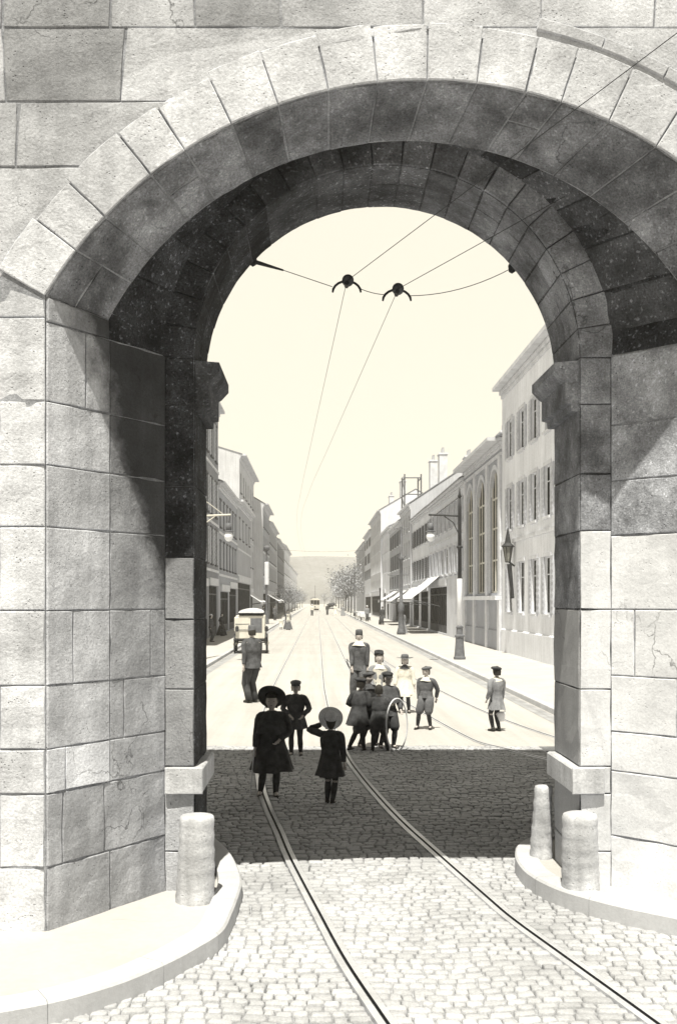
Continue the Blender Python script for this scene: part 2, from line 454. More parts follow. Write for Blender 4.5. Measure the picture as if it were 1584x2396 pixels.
# --- inner arch: frontal wall at D2
def tymp(mb, y, xl, xr, cv, zs, fl):
    inner = [(XL3, y, 0), (XL3, y, C3[1])] + [(C3[0]+C3[2]*math.cos(math.pi*(1-i/40)), y, C3[1]+C3[2]*math.sin(math.pi*(1-i/40))) for i in range(1, 40)] + [(XR3, y, C3[1]), (XR3, y, 0)]
    outer = [(xl, y, 0), (xl, y, C3[1])]
    for i in range(1, 40):
        x, z = onarc(cv, zs, i/40); outer.append((x, y, z))
    outer += [(xr, y, C3[1]), (xr, y, 0)]
    strip(mb, inner, outer)
    return inner
ia = MB()
inF = tymp(ia, D2+.002, XL2, XR2, CV1, 4.47, 0)
inB = tymp(ia, D3, -2.2, 3.35, arc3(-2.2, 3.35, 4.6, 7.7), 4.6, 1)
inM = [(p[0], D2+.002, p[2]) for p in inB]
strip(ia, inM, inB)
gpart(ia, 'inner_arch_core', 'soot_shade2')
ty = MB()
for i in range(11, 24):
    for v0, v1 in ((0, .5), (.5, 1)):
        def ft(u, v, i=i):
            a = math.pi*(1-(i+u)/24); r0 = C3[2]+.35
            p_ = (C3[0]+r0*math.cos(a), C3[1]+r0*math.sin(a)); q_ = onarc(CV1, 4.47, (i+u)/24)
            return (p_[0]+(q_[0]-p_[0])*v, D2, p_[1]+(q_[1]-p_[1])*v)
        ty.patch(ft, 0, 1, v0, v1, 3, 2, .003, .010, rnd.uniform(.6, 1.1), 0, 1, .005, i)
gpart(ty, 'tympanum_stones', 'greystone')
# stones of the inner arch
ist = MB(); isd = MB(); ism = MB()
nI = 21
def GA(i): return .9+.22*(i-6) if 6 <= i < 12 else ({12: .62, 13: .8}.get(i, 1.05))
for i in range(nI):
    def fa(u, v, i=i):
        a = math.pi*(1-(i+u)/nI); r = C3[2]+.34*v
        return (C3[0]+r*math.cos(a), D2, C3[1]+r*math.sin(a))
    left = i < nI*.42
    (isd if i < 6 else (ism if i < 12 else ist)).patch(fa, 0, 1, 0, 1, 4, 2, .003, .018, rnd.uniform(.85, 1.1)*GA(i), 0, 1, .005, i)
    def fs_(u, v, i=i):
        a = math.pi*(1-(i+u)/nI)
        return (C3[0]+C3[2]*math.cos(a), D2+(D3-D2)*v, C3[1]+C3[2]*math.sin(a))
    (isd if i < 6 else (ism if i < 12 else ist)).patch(fs_, 0, 1, 0, .42, 4, 3, .003, .006, rnd.uniform(.8, 1.1)*GA(i), 0, -1, .004, i)
    (isd if i < 6 else (ism if i < 12 else ist)).patch(fs_, 0, 1, .42, 1, 4, 3, .003, .006, rnd.uniform(.8, 1.1)*GA(i), 0, -1, .004, i)
zsI = [.0, .42, .875, 1.09, 1.7, 2.33, 2.95, 3.4, 3.95, 4.317]
for side, (xs, xo) in ((-1, (XL3, XL2)), (1, (XR3, XR2))):
    isp = MB()
    if side < 0: zsI = [.0, .42, .875, 1.09, 1.7, 2.25, 2.74, 3.3, 3.95, 4.317]
    else: zsI = [.0, .42, .875, 1.09, 1.7, 2.33, 2.95, 3.4, 3.95, 4.317]
    for k in range(len(zsI)-1):
        z0, z1 = zsI[k], zsI[k+1]
        def fp(u, v): return (xo+(xs-xo)*u, D2, z0+(z1-z0)*v)
        hi = z0 > 2.6  # left: shade-painted stones begin at the edge of the arch shadow
        tgt = (isd if side < 0 else ist) if hi else isp
        tgt.patch(fp, 0, 1, 0, 1, 3, 4, .003, .010, rnd.uniform(.9, 1.1)*(.72 if side < 0 and not hi and z0 > 1 else 1), 0, 1 if side < 0 else -1, .004, k)
        def fr(u, v): return (xs, D2+(D3-D2)*u, z0+(z1-z0)*v)
        tgt = isd if side < 0 else (isp if z1 < 2.4 else ist)  # left passage side is painted dark because it is unlit
        tgt.patch(fr, 0, 1, 0, 1, 4, 4, .003, .008, rnd.uniform(.8, 1.1)*(1 if side < 0 or z1 > 2.4 else .62), 0, 1 if side < 0 else -1, .005, k)
    gpart(isp, 'lower_pier_stones', 'stone' if side < 0 else 'stoneP')
gpart(isd, 'inner_arch_shade_stones', 'soot_shade')
gpart(ist, 'inner_arch_stones', 'greystone'); gpart(ism, 'inner_arch_crown_stones', 'soot_shade2')
# imposts and plinths
for side, xs in ((-1, XL3), (1, XR3)):
    im = MB()
    prof = [(0, 3.90), (.06, 3.90), (.065, 3.955), (.11, 3.965), (.11, 4.135), (.135, 4.15), (.185, 4.205), (.195, 4.215), (.195, 4.285), (0, 4.30)]
    y0, y1 = D2+.02, D3+.03
    a = [(xs-side*d, y0, z) for d, z in prof]; b = [(xs-side*d, y1, z) for d, z in prof]
    strip(im, a, b); im.poly(a); im.poly(b)
    gpart(im, 'impost', 'greystone' if side > 0 else 'soot_shade2')
    pl = MB(); 
    e0, e1 = xs-side*.075, (XL2+.004 if side < 0 else XR2-.06)
    xa_, xb_ = min(e0, e1), max(e0, e1)
    for (u0_, u1_) in ((0, 1),):
        pl.bbox(xa_+.004, xb_-.004, D2-.05, D3-.002, .88, 1.085, .014)
    def fpf(u, v, xa_=xa_, xb_=xb_): return (xa_+(xb_-xa_)*u, D2-.052, .875+.215*v)
    pl.patch(fpf, 0, 1, 0, 1, 8, 4, .003, .006, 1, 0, 1, .004, 2)
    gpart(pl, 'plinth_band', 'bollardstone')

# --- wide rear vault and rear wall (behind the inner arch)
rr = MB()
CR = arc3(-2.0, 3.2, 4.6, 7.4)
ra = ringpts(CR, 4.6, -2.0, 3.2, D3); rb = ringpts(CR, 4.6, -2.0, 3.2, DR)
strip(rr, ra, rb)
strip(rr, rb, [(p[0], DR, GTOP) for p in rb])
rr.poly([(-9, DR, 0), (-2.0, DR, 0), (-2.0, DR, GTOP), (-9, DR, GTOP)])
rr.poly([(3.2, DR, 0), (10, DR, 0), (10, DR, GTOP), (3.2, DR, GTOP)])
gpart(rr, 'rear_vault', 'soot_shade2')

# ------------------------------------------------------------------ ground
g = MB()
xs = [-600, -60, -10, 12, 60, 600]; ys = [-80, 4, 17, 60, 200, 1100]
for i in range(5):
    for j in range(5): g.poly([(xs[i], ys[j], 0), (xs[i+1], ys[j], 0), (xs[i+1], ys[j+1], 0), (xs[i], ys[j+1], 0)])
tag(g.build('ground', 'ground'), kind='structure')

# rails: gate track and second street track
LR = [(.62, 4.6), (.42, 5.6), (.19, 6.7), (.01, 7.78), (-.251, 9.43), (-.394, 10.5), (-.583, 11.85), (-.723, 13.15), (-.93, 16), (-1.1, 20), (-1.2, 25), (-1.23, 32), (-1.23, 60), (-1.25, 120), (-1.25, 228), (-1.25, 420)]
RRl = [(2.15, 4.6), (1.93, 5.6), (1.664, 6.71), (1.4545, 7.59), (1.344, 8.21), (1.068, 9.9), (.901, 10.98), (.74, 12.3), (.565, 14.05), (.434, 15.9), (.29, 20), (.21, 25), (.175, 32), (.175, 60), (.17, 120), (.17, 228), (.17, 420)]
S1 = [(3.9, 14.2), (2.99, 16.4), (2.58, 18.4), (2.0, 25), (1.55, 32), (1.2, 42), (1.1, 60), (1.1, 420)]
S2 = [(4.85, 15.6), (4.15, 18), (3.6, 22), (3.2, 28), (2.85, 34), (2.6, 44), (2.53, 60), (2.53, 420)]
def rail_x(pts, y):
    for i in range(len(pts)-1):
        if pts[i][1] <= y <= pts[i+1][1]:
            t = (y-pts[i][1])/(pts[i+1][1]-pts[i][1]); return pts[i][0]+(pts[i+1][0]-pts[i][0])*t
    return None
def make_rail(pts, parent):
    c = smoothcurve([(p[0], p[1], 0) for p in pts], 6)
    mb = MB()
    def ztop(y): return .036 if y < 16.5 else max(.007, .036-(y-16.5)*.03)
    prof = [(-.056, -.03, 0), (-.056, 0, 0), (-.011, 0.0, 0), (-.009, -.022, 1), (.009, -.022, 1), (.011, .003, 0), (.052, .003, 0), (.052, -.03, 0)]
    L_ = []
    for i, p in enumerate(c):
        d = (c[min(i+1, len(c)-1)]-c[max(i-1, 0)]).normalized(); n = Vector((d.y, -d.x, 0))
        wide = 1.0 if p.y < 16 else .8
        L_.append([Vector((p.x, p.y, max(.0025, ztop(p.y)+q[1]))) + n*q[0]*wide for q in prof])
    for i in range(len(L_)-1):
        for k in range(len(prof)-1):
            mb.poly([L_[i][k], L_[i][k+1], L_[i+1][k+1], L_[i+1][k]], 1, 1 if k in (2, 3, 4) else 0)
    return mb.build('rail', ['steel', 'rust'], parent)
tr = thing('tram_track', 'curved grooved tram track running through the archway and up the street', 'tram track')
make_rail(LR, tr); make_rail(RRl, tr)
tr2 = thing('tram_track', 'second tram track right of the first, curving off to the right', 'tram track')
make_rail(S1, tr2); make_rail(S2, tr2)

# setts
st = MB(); bed = MB()
r3 = random.Random(5)
y = 4.4
while y < 16.75:
    h = r3.uniform(.075, .1) * (1 if y < 11 else 1.1)
    y0, y1 = y, y+h
    ym = (y0+y1)/2
    cuts = sorted(x for x in (rail_x(LR, ym), rail_x(RRl, ym), rail_x(S1, ym)) if x is not None and x < 3.5)
    segs = []; a = -2.1 if y > 9 else -3.2
    for c in cuts: segs.append((a, c-.058)); a = c+.052
    segs.append((a, 3.6 if y > 9 else 4.6))
    for sa, sb in segs:
        x = sa + 0.0
        while x < sb-.03:
            w = r3.uniform(.07, .15)
            if x+w > sb-.07: w = sb-x
            if w < .03: break
            gx = r3.uniform(.003, .009); gy = r3.uniform(.003, .010)
            zt = r3.uniform(.020, .033)
            wob = .035*math.sin(x*2.1+y*.9)+.02*math.sin(x*5.7)
            def yy(px, py): return py + .035*math.sin(px*2.1+y*.6)+.018*math.sin(px*5.7+y)
            q = [(x+gx, y0+gy), (x+w/2, y0+gy*.5), (x+w-gx, y0+gy), (x+w-gx*.6, (y0+y1)/2), (x+w-gx, y1-gy), (x+w/2, y1-gy*.4), (x+gx, y1-gy), (x+gx*.6, (y0+y1)/2)]
            q = [(a_+r3.uniform(-.006, .006), b_+r3.uniform(-.006, .006)) for a_, b_ in q]
            q = [(min(max(a_, sa), sb), yy(a_, b_)) for a_, b_ in q]
            cx = sum(a_ for a_, b_ in q)/8; cy = sum(b_ for a_, b_ in q)/8
            vs = [(a_, b_, .002) for a_, b_ in q] + [(a_+(cx-a_)*.05, b_+(cy-b_)*.05, zt-.005) for a_, b_ in q] + [(a_+(cx-a_)*.18, b_+(cy-b_)*.18, zt+r3.uniform(-.001, .001)) for a_, b_ in q] + [(cx, cy, zt+.002)]
            fs = []
            for k in range(8):
                fs += [(k, (k+1) % 8, 8+(k+1) % 8, 8+k), (8+k, 8+(k+1) % 8, 16+(k+1) % 8, 16+k), (16+k, 16+(k+1) % 8, 24)]
            st.add(vs, fs, r3.uniform(.86, 1.10))
            x += w
    y += h
tag(st.build('cobbled_road', 'setts', smooth=True), kind='structure')
bed.poly([(-3.3, 4.3, .0045), (4.7, 4.3, .0045), (4.7, 16.85, .0045), (-3.3, 16.85, .0045)])
tag(bed.build('road_bed', 'joint'), kind='structure')

# kerbed pavements at the gate
def kerbed(name, outer, back, zt, inner_off, side, z_p):
    c = smoothcurve([(p[0], p[1], 0) for p in outer], 6)
    kb = MB(); prof = [(0, 0), (.004, zt-.02), (.02, zt-.003), (.05, zt), (.19, zt), (.2, z_p-.02)]
    L_ = []
    for i, p in enumerate(c):
        d = (c[min(i+1, len(c)-1)]-c[max(i-1, 0)]).normalized(); n = Vector((d.y, -d.x, 0))*side
        L_.append([p + n*q[0] + Vector((0, 0, q[1]+.004*noise.noise(p*3))) for q in prof])
    for i in range(len(L_)-1):
        for k in range(len(prof)-1): kb.poly([L_[i][k], L_[i][k+1], L_[i+1][k+1], L_[i+1][k]], random.uniform(.97, 1.03))
    # joints between kerb stones are thin gaps filled dark
    for i in range(4, len(L_)-2, 11):
        a, b = L_[i], L_[i+1]; t = .04
        q0 = [a[k]+Vector((0, 0, .0015)) + (a[k]-L_[i][4]).normalized()*(.001) if k != 4 else a[k]+Vector((0, 0, .0015)) for k in range(5)]
        q1 = [a[k]+(b[k]-a[k])*t+Vector((0, 0, .0015))+ (a[k]-a[4]).normalized()*(.001 if k != 4 else 0) for k in range(5)]
        for k in range(4): kb.poly([q0[k], q0[k+1], q1[k+1], q1[k]], 1, 1)
    tag(kb.build('kerb', ['kerb', 'joint']), kind='structure')
    pv = MB(); inn = [Vector((l[4].x, l[4].y, z_p)) for l in L_]
    pts = [tuple(v) for v in inn] + [(b[0], b[1], z_p) for b in back]
    pv.poly(pts)
    tag(pv.build(name, 'pave'), kind='structure')
def left_right():
    kerbed('pavement', [(-.97, 9.75), (-.82, 9.35), (-.68, 8.75), (-.607, 8.28), (-.6, 7.89), (-.615, 7.4), (-.65, 7.0), (-.784, 6.67), (-.95, 6.36), (-1.2, 6.02), (-1.6, 5.7), (-2.4, 5.4), (-4, 5.2), (-9, 5.0)],
           [(-9, 9.9), (-1.3, 9.9)], .155, .2, 1, .11)
    kerbed('pavement', [(2.10, 9.85), (1.86, 9.50), (1.75, 9.12), (1.71, 8.75), (1.735, 8.4), (1.82, 8.08), (2.0, 7.78), (2.3, 7.46), (2.9, 7.0), (4, 6.5), (6, 6.1), (10, 5.9)],
           [(10, 9.95), (2.3, 9.95)], .165, .2, -1, .145)
left_right()

# street pavements with kerbs
for side, xk, xw in ((-1, -3.9, -6.55), (1, 4.95, 8.32)):
    p = MB()
    segs = [(-1, 14, 60), (-1, 60, 150), (-1, 150, 400)]
    for _, a, b in segs:
        q = [(xk-side*-.16 if side > 0 else xk-.16, a), (xw+side*.3, a), (xw+side*.3, b), (xk+side*.16, b)]
        p.poly([(u, v, .12) for u, v in [(xk+side*.16, a), (xw+side*.4, a), (xw+side*.4, b), (xk+side*.16, b)]])
    tag(p.build('pavement', 'pave'), kind='structure')
    kb = MB(); yk = 14.0
    while yk < 400:
        l = 1.1 if yk < 80 else 6
        prof = [(0, 0), (.008, .11), (.025, .125), (.165, .128)]
        a = [(xk+side*d, yk+.006, z) for d, z in prof]; b = [(xk+side*d, yk+l-.006, z) for d, z in prof]
        strip(kb, a, b); kb.t[-3:] = [random.uniform(.85, 1.0)]*3
        yk += l
    tag(kb.build('kerb', 'kerb'), kind='structure')
    gt = MB()   # shallow paved gutter beside the kerb
    yk = 14.0
    while yk < 240:
        l = .5 if yk < 60 else 3.0
        for j in range(2):
            x0 = xk-side*(.04+.16*j); x1 = xk-side*(.04+.16*(j+1)-.012)
            gt.poly([(x0, yk+.01, .005), (x1, yk+.01, .005), (x1, yk+l-.01, .005), (x0, yk+l-.01, .005)], random.uniform(.55, .75))
        yk += l
    tag(gt.build('gutter', 'kerb'), kind='structure')

# hill
hl = MB(); nh = 40; prev = None
for i in range(nh+1):
    x = -420+840*i/nh
    h = 37.5 + 1.2*math.sin(i*.7) - .02*abs(x)*.5 + .8*noise.noise(Vector((i*.3, 0, 0)))
    cur = [(x, 700, -1), (x, 760, h*.35), (x, 840, h), (x, 960, h*1.02), (x, 1080, -1)]
    if prev: strip(hl, prev, cur)
    prev = cur
tag(hl.build('hill', 'hill', smooth=True), kind='structure')

# ------------------------------------------------------------------ bollards
def bollard(x, y, z0, z1, rb, rt, label, lean=0, dome=0.0, nside=22):
    o = thing('stone_bollard', label, 'bollard', (x, y, z0), 0, 'worn stone bollards guarding the archway')
    mb = MB(); h = z1-z0; prof = [(rb, -.03)]
    for i in range(17): t = i/16; prof.append((rb+(rt-rb)*t+.004*math.sin(i*2.1), h*t*.96))
    prof += [(rt*.985, h*.985), (rt*.93, h+dome*.3), (rt*.6, h+dome*.8), (rt*.2, h+dome)]
    mb.lathe(prof, n=nside)
    mb.v = [(v[0]*(1+.05*noise.noise(Vector(v)*4+Vector((x, 0, 0))))+lean*v[2], v[1]*(1+.05*noise.noise(Vector(v)*4)), v[2]) for v in mb.v]
    mb.build('shaft', 'bollardstone', o, smooth=False)
    for p in o.children[0].data.polygons: p.use_smooth = len(p.vertices) == 4
bollard(-.93, 7.82, .11, .76, .15, .128, 'tall round stone bollard with a flat top on the left kerb', .02)
bollard(2.05, 8.02, .145, .72, .148, .135, 'thick stone bollard in front of the right pier, nearer the camera', 0, .03)
bollard(1.955, 9.0, .145, .77, .1, .075, 'slim tapering stone bollard against the right side of the passage', .04, .01)

# ------------------------------------------------------------------ buildings
BR = random.Random(21)
def building(name, label, side, xf, y0, y1, H, rows, bays, wall='wallA', ww=1.0, depth=9.0, roof_h=2.6, shutters=None, winglass='glass',
             shops=(), awn=(), cornice=.35, string=(), chim=(), extra=None, wall_side=None, roofmat='roof', detail=True, base=None, holes=()):
    root = thing(name, label, 'building', (xf, (y0+y1)/2, 0))
    def P(u, z, d): return (xf-side*d, u, z)
    def place(o, parent_is_root=True):
        if parent_is_root: o.location = (-xf, -(y0+y1)/2, 0)
        return o
    opens = []
    for (z0, z1) in rows:
        for c in bays: 
            if y0+ww/2 < c < y1-ww/2: opens.append((c-ww/2, c+ww/2, z0, z1, 'w'))
    for s in shops: opens.append((s[0], s[1], s[2], s[3], 's'))
    for q_ in holes: opens.append(tuple(q_)+('x',))
    us = sorted(set([y0, y1]+[round(o[i], 4) for o in opens for i in (0, 1)]))
    zs = sorted(set([0, H]+[round(o[i], 4) for o in opens for i in (2, 3)]))
    w = MB()
    for i in range(len(us)-1):
        for j in range(len(zs)-1):
            uc = (us[i]+us[i+1])/2; zc = (zs[j]+zs[j+1])/2
            if any(o[0] < uc < o[1] and o[2] < zc < o[3] for o in opens): continue
            w.poly([P(us[i], zs[j], 0), P(us[i+1], zs[j], 0), P(us[i+1], zs[j+1], 0), P(us[i], zs[j+1], 0)])
    dr = .2
    for o in opens:
        a, b, c, d = o[:4]; r = .09 if o[4] == 'w' else .15
        w.poly([P(a, c, 0), P(a, d, 0), P(a, d, -r), P(a, c, -r)], .95); w.poly([P(b, c, 0), P(b, d, 0), P(b, d, -r), P(b, c, -r)], .95)
        w.poly([P(a, d, 0), P(b, d, 0), P(b, d, -r), P(a, d, -r)], .95); w.poly([P(a, c, 0), P(b, c, 0), P(b, c, -r), P(a, c, -r)], .95)
    ym = (y0+y1)/2
    # gable ends and back
    for yy_ in (y0, y1):
        w.poly([P(yy_, 0, 0), P(yy_, H, 0), P(yy_, H+roof_h, -depth/2), P(yy_, H, -depth), P(yy_, 0, -depth)], 1.0, 1)
    w.poly([P(y0, 0, -depth), P(y1, 0, -depth), P(y1, H, -depth), P(y0, H, -depth)])
    place(w.build('wall', [wall, wall_side or wall], root))
    # roof
    rf = MB(); e = .45
    sl = roof_h/(depth/2)
    a = [P(y0, H-.05*0, e*.6), P(y0+.0, H+roof_h+.12, -depth/2), P(y0, H, -depth-e*.6)]
    for za, zb, d0, d1 in ((H+.06-sl*e*.4, H+roof_h+.14, e*.7, -depth/2), (H+roof_h+.14, H+.06-sl*e*.4, -depth/2, -depth-e*.7)):
        v = [P(y0-.05, za, d0), P(y1+.05, za, d0), P(y1+.05, zb, d1), P(y0-.05, zb, d1)]
        vb = [(x, y_, z-.1) for x, y_, z in v]
        rf.add(v+vb, [(0, 1, 2, 3), (7, 6, 5, 4), (0, 4, 5, 1), (1, 5, 6, 2), (2, 6, 7, 3), (3, 7, 4, 0)])
    ro = place(rf.build('roof', roofmat, root))
    for (cy, cd, cw, chh) in chim:
        cm = MB(); zc = H+roof_h*(1-abs(cd-depth/2)/(depth/2))
        x_ = P(cy, 0, -cd)[0]
        cm.bbox(x_-.35, x_+.35, cy-cw/2, cy+cw/2, zc-.8, zc+chh, .03)
        cm.bbox(x_-.42, x_+.42, cy-cw/2-.07, cy+cw/2+.07, zc+chh, zc+chh+.14, .03)
        n = max(1, int(cw/.45))
        for k in range(n):
            cm.lathe([(.13, 0), (.1, .5), (.12, .52)], (x_, cy-cw/2+(k+.5)*cw/n, zc+chh+.14), 8, .7)
        o_ = cm.build('chimney', 'trim', ro)
    # cornice, strings, plinth
    t = MB()
    if cornice:
        for k, (dz, dd) in enumerate(((-.55, .06), (-.38, .14), (-.2, .26*cornice/.35))):
            a = [P(y0, H+dz, 0), P(y0, H+dz, dd), P(y0, H+dz+.16, dd), P(y0, H+dz+.16, 0)]
            b = [(p[0], y1, p[2]) for p in a]
            strip(t, a, b); t.poly(a); t.poly(b)
    tc_ = t; t2 = MB()
    for z in string:
        a = [P(y0+.01, z, 0), P(y0+.01, z, .07), P(y0+.01, z+.16, .07), P(y0+.01, z+.16, 0)]; b = [(p[0], y1-.01, p[2]) for p in a]
        strip(t2, a, b); t2.poly(a); t2.poly(b)
    tb = MB()
    if base:
        t = tb
        a = [P(y0+.02, 0.1, 0), P(y0+.02, .1, .06), P(y0+.02, base, .06), P(y0+.02, base+.05, 0)]; b = [(p[0], y1-.02, p[2]) for p in a]
        strip(t, a, b); t.poly(a); t.poly(b)
    if cornice: place(tc_.build('cornice', 'trim', root))
    if tb.f: place(tb.build('base_course', wall, root))
    if t2.f: place(t2.build('string_course', 'trim', root))
    # windows
    for o in opens:
        a, b, c, d, kind = o
        if kind == 'w':
            f = MB(); r = .13; fw_ = .06
            def bar(u0, u1, q0, q1, d0=-.085, d1=-.068, mi=0, mb=f):
                p = [P(u0, q0, d0), P(u1, q0, d0), P(u1, q1, d0), P(u0, q1, d0)]; q = [P(u0, q0, d1), P(u1, q0, d1), P(u1, q1, d1), P(u0, q1, d1)]
                mb.add(p+q, [(0, 1, 2, 3), (4, 5, 6, 7), (0, 1, 5, 4), (1, 2, 6, 5), (2, 3, 7, 6), (3, 0, 4, 7)], 1, mi)
            bar(a, a+fw_, c, d); bar(b-fw_, b, c, d); bar(a+fw_, b-fw_, c, c+fw_); bar(a+fw_, b-fw_, d-fw_, d)
            bar((a+b)/2-.03, (a+b)/2+.03, c+fw_, d-fw_)
            if detail: bar(a+fw_, b-fw_, c+(d-c)*.68, c+(d-c)*.68+.04, -.08, -.07)
            bar(a-.1, b+.1, c-.1, c+.0, .002, .10)                      # sill
            if detail: bar(a-.12, b+.12, d+.0, d+.14, .002, .045)       # lintel
            wo = place(f.build('window', 'trim' if side > 0 else 'shutD', root))
            g_ = MB(); g_.poly([P(a, c, -.08), P(b, c, -.08), P(b, d, -.08), P(a, d, -.08)], BR.choice((.4, .6, .9, 1.6)))
            g_.build('pane', winglass, wo)
            if shutters:
                for s0, s1 in ((a-ww*.5-.02, a-.02), (b+.02, b+ww*.5+.02)):
                    if s0 < y0 or s1 > y1 or BR.random() < .06: continue
                    sh = MB(); bar(s0, s1, c, d, .004, .045, 0, sh)
                    if detail:
                        nl = 9
                        for k in range(nl):
                            zc = c+.06+(d-c-.12)*k/nl
                            bar(s0+.05, s1-.05, zc, zc+(d-c-.12)/nl*.45, .046, .062, 0, sh)
                    place(sh.build('shutter', shutters, root))
        elif kind == 's':
            f = MB(); n = max(2, int((b-a)/1.1))
            def barS(u0, u1, q0, q1, d0=-.13, d1=-.05, mi=0):
                p = [P(u0, q0, d0), P(u1, q0, d0), P(u1, q1, d0), P(u0, q1, d0)]; q = [P(u0, q0, d1), P(u1, q0, d1), P(u1, q1, d1), P(u0, q1, d1)]
                f.add(p+q, [(0, 1, 2, 3), (4, 5, 6, 7), (0, 1, 5, 4), (1, 2, 6, 5), (2, 3, 7, 6), (3, 0, 4, 7)], 1, mi)
            for k in range(n+1):
                u = a+(b-a)*k/n; barS(max(a, u-.07), min(b, u+.07), c, d)
            barS(a, b, c, c+.5, -.125, -.06); barS(a, b, d-.55, d-.45, -.125, -.045)
            sf = place(f.build('shopfront', shops_mat(wall), root))
            g_ = MB(); 
            for k in range(n): g_.poly([P(a+(b-a)*k/n, c, -.14), P(a+(b-a)*(k+1)/n, c, -.14), P(a+(b-a)*(k+1)/n, d, -.14), P(a+(b-a)*k/n, d, -.14)], BR.choice((.4, 1, 2.5)))
            g_.build('shop_window', 'dark', sf)
            sb = MB(); 
            p = [P(a-.2, d+.05, 0), P(b+.2, d+.05, 0), P(b+.2, d+.5, 0), P(a-.2, d+.5, 0)]; q = [(x_-side*.12, y_, z_) for x_, y_, z_ in p]
            sb.add(p+q, [(4, 5, 6, 7), (0, 1, 5, 4), (1, 2, 6, 5), (2, 3, 7, 6), (3, 0, 4, 7)])
            place(sb.build('fascia', 'wood' if o[0] < 0 else 'trim', root))
    for (a, b, zt, zb, dd) in awn:
        m = MB(); n = 10; L0 = []; 
        for k in range(n+1):
            t_ = k/n
            L0.append([P(a+(b-a)*t_, zt, .02), P(a+(b-a)*t_, (zt+zb)/2-.05, dd*.5), P(a+(b-a)*t_, zb, dd), P(a+(b-a)*t_, zb-.22+.03*(k % 2), dd+.01)])
        for k in range(n):
            for j in range(3): m.poly([L0[k][j], L0[k+1][j], L0[k+1][j+1], L0[k][j+1]], 1 if j < 2 else .92)
        ao = place(m.build('awning', 'canvas', root))
        m = MB()
        for u in (a+.05, b-.05):
            m.tube([P(u, zb-.5 if zb-.5 > 1.9 else zb-.3, .0), P(u, zb-.03, dd-.03)], .02, 6)
        m.tube([P(a, zb, dd-.01), P(b, zb, dd-.01)], .025, 6)
        m.build('awning_frame', 'iron', ao)
    if extra: extra(root, P, place)
    return root
def shops_mat(w): return 'wood'
def bays(a, b, n): return [a+(b-a)*(i+.5)/n for i in range(n)]

# right side -------------------------------------------------
XR = 8.3
def r1_extra(root, P, place):
    m = MB(); 
    m.tube([P(40.7, .3, .12), P(40.7, 11.0, .12), P(40.7, 11.45, .3)], .06, 8); m.build('drainpipe', 'trim', root); place(root.children[-1])
    for yj in (46.0,):
        m = MB(); m.tube([P(35.1, .15, .1), P(35.1, 6, .1)], .05, 8); o = m.build('drainpipe', 'iron', root); place(o)
building('rendered_building', 'tall plain cream rendered building beside the right edge of the archway opening', 1, XR, 28, 46.2, 12.0,
         [(8.55, 10.2), (5.45, 7.3), (1.9, 4.0)], [30.0, 32.3, 34.65, 37.0, 39.3, 41.7, 44.3], 'wallA', .95, shutters='shutL', winglass='glass', cornice=.6,
         string=(4.85,), chim=[(34, 4, 1.6, 1.2), (44, 5, 1.4, 1.2)], extra=r1_extra, base=1.1, roof_h=2.0)

def r2_extra(root, P, place):
    # three tall round-headed windows with mullions
    for i, (a, b) in enumerate(((46.9, 49.3), (50.7, 53.3), (54.6, 57.0))):
        m = MB(); r = (b-a)/2; cz = 8.55-r; n = 12
        arc = [((a+b)/2+r*math.cos(math.pi*(1-k/n)), cz+r*math.sin(math.pi*(1-k/n))) for k in range(n+1)]
        # spandrels fill the corners of the rectangular opening
        for k in range(n):
            q = [P(arc[k][0], arc[k][1], -.02), P(arc[k+1][0], arc[k+1][1], -.02), P(arc[k+1][0], 8.56, -.02), P(arc[k][0], 8.56, -.02)]
            m.poly(q, 1)
        # archivolt
        for k in range(n):
            o0 = [((a+b)/2+(r+.22)*math.cos(math.pi*(1-j/n)), cz+(r+.22)*math.sin(math.pi*(1-j/n))) for j in (k, k+1)]
            m.poly([P(arc[k][0], arc[k][1], .05), P(arc[k+1][0], arc[k+1][1], .05), P(o0[1][0], o0[1][1], .05), P(o0[0][0], o0[0][1], .05)], 1.2)
            m.poly([P(o0[0][0], o0[0][1], .05), P(o0[1][0], o0[1][1], .05), P(o0[1][0], o0[1][1], 0), P(o0[0][0], o0[0][1], 0)], 1.2)
            m.poly([P(arc[k][0], arc[k][1], .05), P(arc[k+1][0], arc[k+1][1], .05), P(arc[k+1][0], arc[k+1][1], -.145), P(arc[k][0], arc[k][1], -.145)], 1.1)
        for u0, u1 in ((a-.2, a), (b, b+.2)):
            x0 = P(0, 0, .06)[0]; m.box(x0, x0+.06, u0, u1, 2.75, cz, 1.2)
        place(m.build('window_surround', 'wallF', root))
        f = MB(); xq = P(0, 0, -.13)[0]
        for u in (a+.05, a+(b-a)*.34, a+(b-a)*.66, b-.05): f.box(xq-.05, xq, u-.05, u+.05, 2.75, 8.4)
        for z in (2.8, 4.3, 5.8, 7.2): f.box(xq-.048, xq-.002, a, b, z-.04, z+.04)
        wo = place(f.build('window', 'cream', root))
        g_ = MB(); g_.poly([P(a, 2.75, -.14), P(b, 2.75, -.14), P(b, 8.5, -.14), P(a, 8.5, -.14)], 1.2); g_.build('pane', 'glass', wo)
    m = MB(); x0 = P(0, 0, .3)[0]
    m.box(x0, x0+.3, 46.3, 57.8, 2.42, 2.62, 1.1)
    for u in (46.6, 50.0, 54.0, 57.4): m.box(P(0, 0, .12)[0], P(0, 0, 0)[0], u-.3, u+.3, .12, 2.41, 1); m.box(P(0, 0, .1)[0], P(0, 0, 0)[0], u-.28, u+.28, 2.63, 9.0, 1)
    place(m.build('pilasters_and_ledge', 'trim', root))
